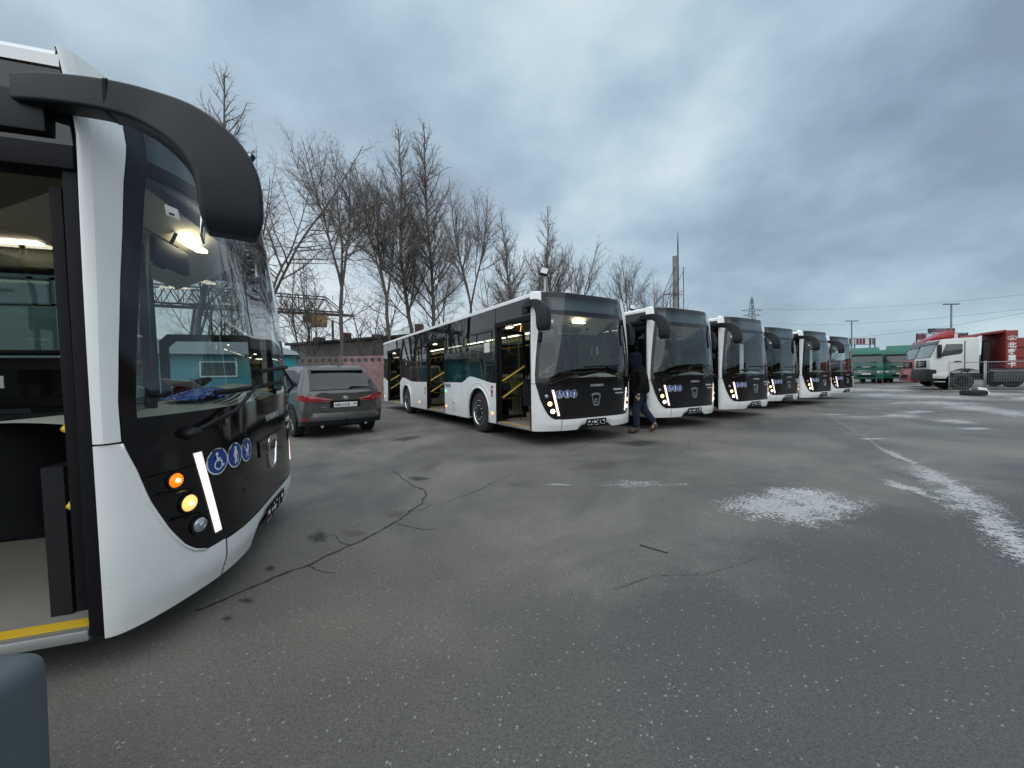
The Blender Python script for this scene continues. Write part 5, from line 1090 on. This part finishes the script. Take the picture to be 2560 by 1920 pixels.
            rm.lathe([(.05, .01), (.045, -.004), (0, -.006)], 14, fn); rm.build('rim', mat('dull_alloy', (.26, .26, .26), .35, .8, dirt=.2), wh_, smooth=True, auto=40)
            MB().lathe([(.21, .055), (0, .056)], 20, fn).build('brake_disc', blackmetal, wh_, fix=False)
    # hatch details: plate recess, plate, emblem, gap lines, bumper
    MB().grid(lambda u, v: Vector((-.34+.68*u, -.004, .665+.165*v)), 2, 1).build('plate_recess', rubber, root, fix=False)
    pl = MB().box(-.26, .26, -.022, -.008, .675, .787).build('number_plate', iconwhite, root, bevel=.006)
    me = text_mesh('М011СВ', .092, rubber, bold=.0015); warp(me, lambda x, y, z: Vector((-.075+x*.94, -.0235-z, .729+y))); link('plate_text', me, pl)
    me = text_mesh('198', .058, rubber, bold=.001); warp(me, lambda x, y, z: Vector((.20+x*.9, -.0235-z, .742+y))); link('plate_text', me, pl)
    em = MB(); em.tube([(.062*math.cos(6.28318*j/24), -.008, .885+.036*math.sin(6.28318*j/24)) for j in range(25)], .005, 5, cap=False); [em.tube(p, .009, 5) for p in ([(-.028, -.012, .86), (-.018, -.012, .91)], [(.018, -.012, .86), (.028, -.012, .91)], [(-.022, -.012, .884), (.022, -.012, .887)])]; em.build('emblem', chrome, root, smooth=True)
    me = text_mesh('ix35', .06, chrome, bold=.001); warp(me, lambda x, y, z: Vector((-.47+x, -.010-z, .70+y))); link('model_lettering', me, root)
    gap = MB(); gap.tube([(-.62, .045, .86), (-.60, .01, .72), (-.50, -.003, .595), (-.3, -.006, .57), (.3, -.006, .57), (.50, -.003, .595), (.60, .01, .72), (.62, .045, .86)], .006, 5); gap.build('hatch_gap', rubber, root)
    bm_ = MB(); pts = [(-.90, .30), (-.86, .12), (-.70, .0), (-.35, -.045), (0, -.055), (.35, -.045), (.70, .0), (.86, .12), (.90, .30)]
    def bf(u, v):
        x, y = cr(pts, u); return Vector((x*(1.0+.012*math.sin(v*math.pi)), y-.02*math.sin(v*math.pi), .30+.27*v))
    bm_.grid(bf, 40, 8); bp = bm_.build('rear_bumper', paint, root, smooth=True, fix=False)
    bm_ = MB(); bm_.grid(lambda u, v: bf(.03+.94*u, -.02+.40*v)+Vector((0, -.008, -.005)), 36, 4); bm_.build('bumper_valance', plastic, bp, smooth=True, fix=False)
    tb = MB().tube([(0, .1, .30), (0, -.06, .30), (0, -.10, .33), (0, -.11, .38)], .018, 8); tb.lathe([(0, .37), (.025, .385), (.028, .405), (.02, .425), (0, .43)], 12, lambda x, y, h: (x, -.11+y, h)); tb.build('tow_hook', blackmetal, root, smooth=True)
    for x in (-.52, .45): MB().cyl((x, .12, .27), (x, -.02, .27), .032, 12).build('exhaust_pipe', chrome, root, smooth=True, auto=40)
    MB().prism([(0, 0), (.16, 0), (.12, .06), (.09, .07)], -.012, .012, lambda u, v, w_: (w_, 1.0+u, 1.645+v)).build('roof_antenna', paint, root, bevel=.005)
    MB().box(-.75, .75, .15, 4.1, .22, .36).build('underbody', blackmetal, root)
    root.location = (root.location.x, root.location.y, 0); a_ = R(43); off = .87
    root.location = (root.location.x+off*math.sin(a_), root.location.y-off*math.cos(a_), 0)
    return root
make_car()

# ================================================================== PERSON walking between the buses
def skin(name, chain, m, parent, sub=2):
    """chain: list of (parent_index, (x,y,z), (rx, ry))"""
    bm = bmesh.new(); ly = bm.verts.layers.skin.verify(); vs2 = []
    for i, c in enumerate(chain): v = bm.verts.new(c[1]); v[ly].radius = c[2]; v[ly].use_root = (i == 0); vs2.append(v)
    for i, c in enumerate(chain):
        if c[0] is not None: bm.edges.new((vs2[c[0]], vs2[i]))
    me = bpy.data.meshes.new(name); bm.to_mesh(me); bm.free(); me.materials.append(m)
    o = link(name, me, parent); sk = o.modifiers.new('skin', 'SKIN'); sk.use_smooth_shade = True
    s_ = o.modifiers.new('sub', 'SUBSURF'); s_.levels = sub; s_.render_levels = sub
    return o
def make_person():
    # local frame: +x is the walking direction, y to the person's left
    root = empty('person', (2.87, 8.60, 0), R(168)); tag(root, 'person in dark jacket and navy hood walking with jeans and brown boots', 'person')
    skm = mat('skin_tone', (.42, .27, .20), .6); jac = mat('dark_jacket', (.011, .0095, .009), .9, spec=.1, var=.3, vscale=14, bump=.3, bscale=30); hood = mat('navy_hood', (.010, .011, .024), .9, spec=.1, var=.2, vscale=14); jean = mat('blue_jeans', (.020, .028, .043), .9, spec=.1, var=.35, vscale=12, bump=.2, bscale=60); boot = mat('brown_boots', (.055, .033, .024), .6, var=.3, vscale=12)
    # body: pelvis root, spine, neck, head, arms with hands, legs
    body = [(None, (0, 0, .95), (.12, .14)), (0, (.02, 0, 1.12), (.12, .15)), (1, (.04, 0, 1.32), (.12, .17)), (2, (.07, 0, 1.46), (.07, .09)), (3, (.10, 0, 1.55), (.055, .055)), (4, (.13, 0, 1.64), (.085, .075)), (5, (.14, 0, 1.73), (.08, .07)),
            (2, (.04, .19, 1.40), (.05, .05)), (7, (-.03, .25, 1.16), (.035, .035)), (8, (.05, .255, .93), (.028, .028)), (9, (.075, .255, .84), (.035, .02)),
            (2, (.04, -.19, 1.40), (.05, .05)), (11, (-.05, -.25, 1.16), (.035, .035)), (12, (-.14, -.27, .94), (.028, .028)), (13, (-.17, -.27, .85), (.035, .02)),
            (0, (.03, .09, .88), (.10, .10)), (15, (.11, .09, .50), (.065, .065)), (16, (.09, .09, .12), (.045, .045)), (17, (.22, .09, .05), (.04, .045)),
            (0, (-.01, -.09, .88), (.10, .10)), (19, (-.09, -.09, .51), (.065, .065)), (20, (-.32, -.09, .20), (.045, .045)), (21, (-.24, -.09, .06), (.04, .045))]
    bd = skin('body', body, skm, root)
    # fingers on both hands
    for base, sg in (((.075, .255, .84), 1), ((-.17, -.27, .85), -1)):
        fb_ = MB()
        for k, (dx, L_) in enumerate(((-.028, .07), (-.010, .085), (.010, .08), (.026, .065))): fb_.tube([(base[0]+dx, base[1], base[2]-.02), (base[0]+dx+.006, base[1]-sg*.006, base[2]-.02-L_*.5), (base[0]+dx+.004, base[1]-sg*.022, base[2]-.02-L_)], [.010, .009, .007], 6)
        fb_.tube([(base[0]+.03, base[1]-sg*.005, base[2]+.01), (base[0]+.05, base[1]-sg*.015, base[2]-.02), (base[0]+.052, base[1]-sg*.022, base[2]-.045)], [.011, .010, .008], 6); fb_.build('fingers', skm, bd, smooth=True)
    # face
    f = MB(); f.tube([(.215, 0, 1.70), (.236, 0, 1.665), (.215, 0, 1.655)], [.010, .016, .012], 6); f.build('nose', skm, bd, smooth=True)
    e = MB(); [e.lathe([(0, -.008), (.011, 0), (0, .008)], 8, lambda x, y, h, s_=s_: (.212+h*.5, s_*.032+x, 1.705+y)) for s_ in (-1, 1)]; e.tube([(.213, -.022, 1.625), (.219, 0, 1.622), (.213, .022, 1.625)], .005, 5); e.build('face_features', mat('face_dark', (.08, .045, .04), .6), bd, smooth=True)
    # clothes
    jk = [(None, (-.01, 0, .84), (.19, .22)), (0, (.0, 0, 1.0), (.185, .215)), (1, (.02, 0, 1.2), (.18, .215)), (2, (.04, 0, 1.36), (.16, .215)), (3, (.07, 0, 1.48), (.115, .13)),
          (3, (.03, .21, 1.39), (.10, .10)), (5, (-.03, .265, 1.16), (.085, .085)), (6, (.05, .265, .97), (.075, .075)), (7, (.07, .265, .90), (.07, .07)),
          (3, (.03, -.21, 1.39), (.10, .10)), (9, (-.06, -.27, 1.16), (.085, .085)), (10, (-.14, -.28, .98), (.075, .075)), (11, (-.165, -.28, .90), (.07, .07))]
    skin('jacket', jk, jac, root)
    hd = MB()
    def hf(u, v):
        a = 6.28318*(u-.5)*.80+math.pi; rr = (.135, .142, .142, .136, .112, .0); z = 1.47+.335*math.sin(v*math.pi/2); k = v*5; i = min(int(k), 4); r_ = rr[i]+(rr[i+1]-rr[i])*(k-i); return Vector((.105+r_*1.12*math.cos(a)+.03*v, r_*.92*math.sin(a), z))
    hd.grid(hf, 24, 14); hd.build('hood', hood, root, smooth=True, fix=False)
    jn = [(None, (.0, 0, .93), (.13, .165)), (0, (.03, .095, .84), (.115, .11)), (1, (.115, .095, .50), (.088, .088)), (2, (.10, .095, .20), (.082, .08)), (3, (.095, .095, .13), (.08, .078)),
          (0, (-.01, -.095, .84), (.115, .11)), (5, (-.09, -.095, .51), (.088, .088)), (6, (-.27, -.095, .27), (.080, .078)), (7, (-.31, -.095, .215), (.076, .074))]
    skin('jeans', jn, jean, root)
    for ch_, nm in (([(None, (.085, .095, .17), (.07, .065)), (0, (.085, .095, .075), (.072, .062)), (1, (.18, .095, .058), (.058, .056)), (2, (.29, .095, .045), (.045, .05))], 'boot'), ([(None, (-.305, -.095, .225), (.068, .063)), (0, (-.345, -.095, .14), (.07, .062)), (1, (-.27, -.095, .08), (.058, .055)), (2, (-.19, -.095, .045), (.042, .048))], 'boot')): skin(nm, ch_, boot, root)
    return root
make_person()

# ================================================================== TRUCKS
def wheel_simple(parent, X, y, r_, sg, m=None, w_=.30):
    fn = lambda x, z, h: (X-sg*h, y+x, r_+z)
    t_ = MB().lathe([(r_*.58, 0), (r_*.66, -.012), (r_*.86, -.01), (r_*.97, .02), (r_, .06), (r_, w_-.05), (r_*.9, w_)], 26, fn).build('wheel', tyrem, parent, smooth=True, auto=50)
    MB().lathe([(r_*.58, 0), (r_*.52, .05), (r_*.30, .06), (r_*.26, -.02), (0, -.03)], 22, fn).build('rim', m or blackmetal, t_, smooth=True, auto=40); return t_
tglass = mat('truck_glass', (.05, .065, .07), .06, var=.1, ior=1.6)
def green_truck(x, y, rz, lab, sleeper=0.0, roofdef=True):
    g_ = mat('green_cab_paint', (.004, .105, .068), .38, var=.08, vscale=3, coat=.25, dirt=.12, dirtcol=(.03, .07, .05)); gl = mat('green_cab_paint_pale', (.02, .16, .115), .42, var=.08, vscale=3, dirt=.1, dirtcol=(.05, .10, .08))
    o = empty('green_truck', (x, y, 0), rz); tag(o, lab, 'truck', 'green tractor trucks on the far side')
    cab = MB(); cab.prism([(0.0, .95), (-.02, 1.75), (.06, 2.0), (.24, 2.95), (.45, 3.05), (2.1, 3.05), (2.1, .95)], -1.23, 1.23, lambda u, v, w_: (w_, u, v)); cab.build('cab', g_, o, bevel=.05)
    MB().prism([(-1.08, 2.02), (1.08, 2.02), (1.02, 2.72), (-1.02, 2.72)], 0, .03, lambda u, v, w_: (u, .07+(v-2.0)*.19-.03-w_, v)).build('windscreen', tglass, o, bevel=.02)
    MB().prism([(-1.16, 2.74), (1.16, 2.74), (1.14, 2.84), (-1.14, 2.84)], 0, .10, lambda u, v, w_: (u, .14-w_, v)).build('sun_visor', darkint, o, bevel=.02)
    b = MB(); b.prism([(-1.0, 2.98), (1.0, 2.98), (1.06, 3.05), (1.0, 3.42+sleeper), (-1.0, 3.42+sleeper), (-1.06, 3.05)], .40, 1.9, lambda u, v, w_: (u, w_+(v-3.0)*.5, v)); b.build('roof_deflector', gl, o, bevel=.06)
    MB().box(-.72, .72, -.045, -.0, 1.50, 1.74).build('grille_panel', mat('green_dark_panel', (.004, .05, .035), .4), o, bevel=.02)
    me = text_mesh('КАМАЗ', .17, lettm, bold=.004); warp(me, lambda x_, y_, z_: Vector((x_, -.05-z_, 1.62+y_))); link('lettering', me, o)
    bmp = MB().prism([(-.08, .42), (-.12, .60), (-.10, 1.28), (.25, 1.28), (.30, .42)], -1.25, 1.25, lambda u, v, w_: (w_, u, v)).build('bumper', g_, o, bevel=.04)
    for z_ in (1.04, 1.22): MB().box(-.62, .62, -.135, -.10, z_, z_+.05).build('chrome_bar', chrome, bmp)
    MB().box(-.32, .32, -.14, -.12, .88, .985).build('number_plate', iconwhite, bmp); MB().box(-.66, .66, -.125, -.10, .62, .84).build('air_intake', rubber, bmp)
    for sx in (-1, 1):
        MB().box(min(sx*.78, sx*1.18), max(sx*.78, sx*1.18), -.13, -.09, .96, 1.20).build('headlight', clear, bmp, bevel=.02)
        MB().box(min(sx*1.26, sx*1.45), max(sx*1.26, sx*1.45), -.02, .12, 1.95, 2.65).build('mirror', plastic, o, bevel=.03); MB().tube([(sx*1.2, .2, 2.70), (sx*1.36, .05, 2.68)], .025, 6).build('mirror_arm', plastic, o)
        MB().prism([(.45, 2.0), (1.30, 1.9), (1.30, 2.7), (.50, 2.7)], 0, .012, lambda u, v, w_: (sx*(1.232+w_), u, v)).build('side_window', tglass, o)
        wheel_simple(o, sx*1.22, .95, .50, sx); wheel_simple(o, sx*1.22, 4.6, .50, sx)
    MB().box(-.45, .45, 1.2, 6.0, .62, .92).build('chassis', blackmetal, o); MB().box(-1.15, 1.15, 2.2, 3.0, .6, 1.1).build('fuel_tank', blackmetal, o, bevel=.05)
    return o
az = lambda x, y: math.atan2(y, x)-math.pi/2
for (x, y), da, lab, sl in (((34.6, 37.6), 6, 'green tractor truck seen square on, right of the last bus', .10), ((38.6, 40.6), 4, 'green tractor truck set back between the two front green trucks', 0), ((38.3, 37.9), 2, 'green tractor truck partly hidden by the red truck', .30)): green_truck(x, y, az(x, y)+R(da), lab, sl)

def beiben_cab(o, col, high=0.0):
    """cab-over truck cab; local x right seen from the front, y to the rear; near flank at x = -1.25 ... +1.25"""
    cab = MB(); cab.prism([(.10, 1.00), (.0, 1.30), (.02, 1.95), (.10, 2.05), (.42, 2.98), (.62, 3.16+high), (2.05, 3.20+high), (2.12, 3.1), (2.12, 1.18), (1.75, 1.30), (1.35, 1.32), (1.0, 1.18), (.75, .98)], -1.24, 1.24, lambda u, v, w_: (w_, u, v)); cb_ = cab.build('cab', col, o, bevel=.06)
    MB().prism([(-1.10, 2.06), (1.10, 2.06), (1.06, 2.86), (-1.06, 2.86)], 0, .03, lambda u, v, w_: (u, .09+(v-2.05)*.345-.02-w_, v)).build('windscreen', mat('truck_windscreen', (.22, .26, .27), .06, var=.15, ior=1.6), o, bevel=.02)
    MB().prism([(-1.2, 2.88), (1.2, 2.88), (1.15, 3.08+high*.5), (-1.15, 3.08+high*.5)], -.02, .08, lambda u, v, w_: (u, .36+(v-2.88)*.7-w_, v)).build('sun_visor', mat('smoked_visor', (.05, .045, .05), .25), o, bevel=.02)
    MB().prism([(-.78, 1.42), (.78, 1.42), (.70, 1.86), (-.70, 1.86)], 0, .05, lambda u, v, w_: (u, -.0-w_+.01, v)).build('grille', rubber, o, bevel=.02)
    b = MB(); b.box(-.62, .62, -.062, -.045, 1.56, 1.61); b.box(-.62, .62, -.062, -.045, 1.70, 1.75); b.box(-.07, .07, -.085, -.045, 1.46, 1.84); b.build('grille_bar', chrome, o)
    for sx in (-1, 1):
        MB().prism([(.50, 2.12), (.60, 2.08), (1.35, 2.22), (1.42, 2.34), (1.42, 2.82), (.72, 2.84)], 0, .014, lambda u, v, w_: (sx*(1.242+w_), u, v)).build('side_window', tglass, o, bevel=.02)
        MB().box(min(sx*1.26, sx*1.46), max(sx*1.26, sx*1.46), .30, .48, 2.0, 2.82).build('mirror', plastic, o, bevel=.04)
        MB().box(min(sx*1.243, sx*1.262), max(sx*1.243, sx*1.262), 1.50, 1.53, 1.25, 3.0).build('door_gap', darkint, o); MB().box(min(sx*1.243, sx*1.27), max(sx*1.243, sx*1.27), 1.08, 1.36, 1.72, 1.79).build('door_handle', blackmetal, o)
        for z_ in (1.55, 1.95): MB().prism([(.1, z_), (1.4, z_+.08), (1.4, z_+.11), (.1, z_+.025)], 0, .012, lambda u, v, w_: (sx*(1.241+w_), u, v)).build('body_crease', col, o, bevel=.004)
        MB().prism([(.12, .72), (.72, .72), (.95, 1.16), (.12, 1.02)], 0, .05, lambda u, v, w_: (sx*(1.20+w_), u, v)).build('step_skirt', col, o, bevel=.02)
        for z_ in (.50, .80): MB().box(min(sx*1.0, sx*1.27), max(sx*1.0, sx*1.27), .22, .70, z_, z_+.05).build('step', alu, o)
        MB().box(min(sx*.82, sx*1.16), max(sx*.82, sx*1.16), -.06, .02, 1.06, 1.24).build('headlight', clear, o, bevel=.02)
        wheel_simple(o, sx*1.22, 1.42, .53, sx)
    return cb_
wcab = mat('white_cab_paint', (.68, .69, .68), .4, var=.04, coat=.2, dirt=.12, dirtcol=(.35, .34, .32)); rcab = mat('red_cab_paint', (.34, .012, .018), .35, var=.08, coat=.3, dirt=.08, dirtcol=(.2, .05, .05)); dump = mat('dump_body_red', (.24, .030, .028), .6, var=.12, vscale=2, dirt=.22, dirtcol=(.12, .04, .035))
# white dump truck: flank faces the camera
RZ = R(-120)
wt = empty('dump_truck', (26.8, 25.2, 0), RZ); tag(wt, 'dump truck with white cab and dark red tipper body behind the mesh fence', 'truck')
beiben_cab(wt, wcab)
MB().prism([(-.12, .55), (-.16, .80), (-.10, 1.32), (.30, 1.28), (.40, .55)], -1.25, 1.25, lambda u, v, w_: (w_, u, v)).build('bumper', blackmetal, wt, bevel=.04)
MB().box(-.5, .5, .6, 9, .62, .98).build('chassis', blackmetal, wt); MB().box(-1.22, -.6, 3.6, 4.7, .5, 1.15).build('fuel_tank', mat('tank_dark', (.03, .035, .035), .5), wt, bevel=.06); MB().box(.6, 1.22, 2.7, 4.7, .5, 1.15).build('battery_box', mat('tank_dark', (.03, .035, .035)), wt, bevel=.06)
for yy in (5.6, 7.1):
    for sx in (-1, 1): wheel_simple(wt, sx*1.22, yy, .53, sx)
bd = MB(); bd.prism([(3.55, 1.30), (9.2, 1.20), (9.2, 3.0), (3.55, 3.05)], -1.25, 1.25, lambda u, v, w_: (w_, u, v)); tp = bd.build('tipper_body', dump, wt, bevel=.03)
MB().box(-1.28, 1.28, 3.15, 3.62, 1.28, 3.50).build('headboard', dump, tp, bevel=.02)
MB().prism([(3.2, 3.50), (3.2, 3.42), (2.2, 3.30), (1.85, 3.10), (1.85, 3.18), (2.2, 3.42), (3.2, 3.56)], -1.2, 1.2, lambda u, v, w_: (w_, u, v)).build('cab_guard', dump, tp, bevel=.01)
for sx in (-1, 1):
    for yy in (4.9, 6.2, 7.5): MB().box(min(sx*1.25, sx*1.33), max(sx*1.25, sx*1.33), yy, yy+.14, 1.32, 2.98).build('side_rib', dump, tp, bevel=.01)
    for z_ in (1.9, 2.5): MB().box(min(sx*1.25, sx*1.31), max(sx*1.25, sx*1.31), 3.62, 9.15, z_, z_+.10).build('side_rail', dump, tp, bevel=.01)
    MB().box(min(sx*1.0, sx*1.2), max(sx*1.0, sx*1.2), 2.3, 2.55, 1.1, 2.9).build('air_filter', darkint, wt, bevel=.03)
hy = MB().tube([(0, 2.75, 1.0), (0, 2.85, 3.0)], .16, 12).build('hydraulic_ram', darkint, wt, smooth=True)
# writing on the headboard flank (facing the camera)
wr = iconwhite
for i, chh in enumerate('北奔重卡'):
    me = text_mesh(chh, .34, wr, bold=.010); warp(me, lambda x, y, z: Vector((1.283+z, 3.39+x, 2.62-i*.37+y))); link('lettering', me, tp)
lg = MB(); lg.tube([(1.288, 3.39-.17*math.cos(6.28318*j/24), 3.05+.115*math.sin(6.28318*j/24)) for j in range(25)], .016, 5, cap=False); lg.tube([(1.288, 3.39+.08, 2.97), (1.288, 3.39, 3.13), (1.288, 3.39-.08, 2.97)], .022, 5); lg.tube([(1.288, 3.39+.03, 2.98), (1.288, 3.39, 3.06), (1.288, 3.39-.03, 2.98)], .02, 5); lg.build('logo', wr, tp)
# red tractor beyond it
rt_ = empty('red_truck', (30.35, 29.5, 0), R(-121)); tag(rt_, 'red cab truck with smoked visor parked beyond the white dump truck', 'truck'); beiben_cab(rt_, rcab, .28)
MB().prism([(-.16, .40), (-.20, .70), (-.12, 1.34), (.30, 1.30), (.35, .40)], -1.25, 1.25, lambda u, v, w_: (w_, u, v)).build('bumper', rcab, rt_, bevel=.05); MB().box(-.6, .6, -.215, -.18, .62, .92).build('air_intake', rubber, rt_)
MB().prism([(.9, 3.50), (2.1, 3.50), (2.1, 4.05), (1.8, 4.05)], -1.1, 1.1, lambda u, v, w_: (w_, u, v)).build('roof_deflector', rcab, rt_, bevel=.04)
MB().box(-.5, .5, .6, 6.5, .62, .98).build('chassis', blackmetal, rt_); [wheel_simple(rt_, sx*1.22, 4.8, .53, sx) for sx in (-1, 1)]

# ================================================================== TEMPORARY FENCE, TYRE, LOOSE BITS
galv = mat('galvanised_tube', (.30, .31, .32), .5, .6, var=.15)
fx = [(24.72, 21.75), (26.05, 21.15), (28.6, 20.0), (31.2, 18.8)]
labs = ('mesh fence panel at the left end, in front of the white cab', 'mesh fence panel in front of the tipper body', 'mesh fence panel at the right picture edge')
for k in range(3):
    (x0, y0), (x1, y1) = fx[k], fx[k+1]; L_ = math.dist(fx[k], fx[k+1])-.06; o = empty('fence_panel', (x0, y0, 0), math.atan2(y1-y0, x1-x0)); tag(o, labs[k], 'fence', 'temporary mesh fence panels')
    for x in (0, L_): MB().tube([(x, 0, .02), (x, 0, 1.72)], .03, 8).build('post', galv, o, smooth=True)
    for z_ in (.10, 1.66): MB().tube([(0, 0, z_), (L_, 0, z_)], .022, 8).build('rail', galv, o, smooth=True)
    b = MB()
    for i in range(1, int(L_/.10)): b.tube([(i*.10, 0, .10), (i*.10, 0, 1.66)], .0028, 3, cap=False)
    for i in range(1, 9): b.tube([(0, 0, .10+i*.17), (L_, 0, .10+i*.17)], .0028, 3, cap=False)
    b.build('wire_mesh', galv, o)
    MB().box(-.32, .32, -.11, .11, 0, .10).build('fence_foot', mat('concrete_foot', (.20, .185, .165), .9, var=.2), o, bevel=.02)
b = MB(); fn = lambda x, y, h: (x, y, h)
b.lathe([(.30, .03), (.36, 0), (.44, .0), (.50, .05), (.515, .10), (.515, .22), (.49, .28), (.42, .31), (.34, .30), (.30, .26)], 40, fn); b.f = b.f[:-2]; n = 40; b.f += [(j, 9*n+j, 9*n+(j+1) % n, (j+1) % n) for j in range(n)]
ty = b.build('truck_tyre', tyrem, None, smooth=True, auto=50); ty.location = (22.5, 18.75, 0); ty.scale = (.86, .86, .86); tag(ty, 'old black truck tyre lying flat in front of the mesh fence', 'tyre')
tr_ = MB()
for j in range(40): a = 6.28318*j/40; tr_.box(.505, .528, -.02, .02, .08, .25, Matrix.Rotation(a, 4, 'Z'))
tr_.build('tread_block', tyrem, ty)
for k, (x, y, pts, lab) in enumerate(((23.6, 19.75, [(-.22, 0), (.16, 0), (.10, .20), (.02, .26)], 'small white broken board left of the other behind the tyre'), (24.15, 19.75, [(-.10, .0), (.42, 0), (.30, .30), (-.12, .36)], 'larger white broken board right of the other behind the tyre'))):
    o = MB().prism(pts, -.02, .02, lambda u, v, w_: (u, w_+v*.3, v)).build('broken_board', sgw, None, bevel=.004); o.location = (x, y, .0); tag(o, lab, 'board', 'white broken boards')
# ================================================================== DARK PLASTIC BIN at the photographer's elbow
bn = empty('plastic_bin', (-1.40, .745, 0), R(4)); tag(bn, 'dark blue grey plastic bin with rounded top at the lower left corner', 'bin')
bp = mat('blue_grey_plastic', (.075, .098, .115), .55, var=.06, vscale=8, bump=.10, bscale=500)
MB().box(-.25, .25, -.20, .20, 0, .672).build('bin_body', bp, bn, bevel=.06, seg=6)
fp = MB(); fp.prism([(-.235, .05), (.20, .05), (.20, .48), (.18, .55), (.13, .59), (.05, .60), (-.235, .60)], 0, .012, lambda u, v, w_: (u, -.2005-w_+.008, v)); fp.build('front_panel', bp, bn, bevel=.004)
MB().tube([(.207, -.202, .05), (.207, -.202, .48), (.187, -.202, .557), (.133, -.202, .60), (.05, -.202, .609), (-.24, -.202, .609)], .005, 6).build('panel_gap', rubber, bn)
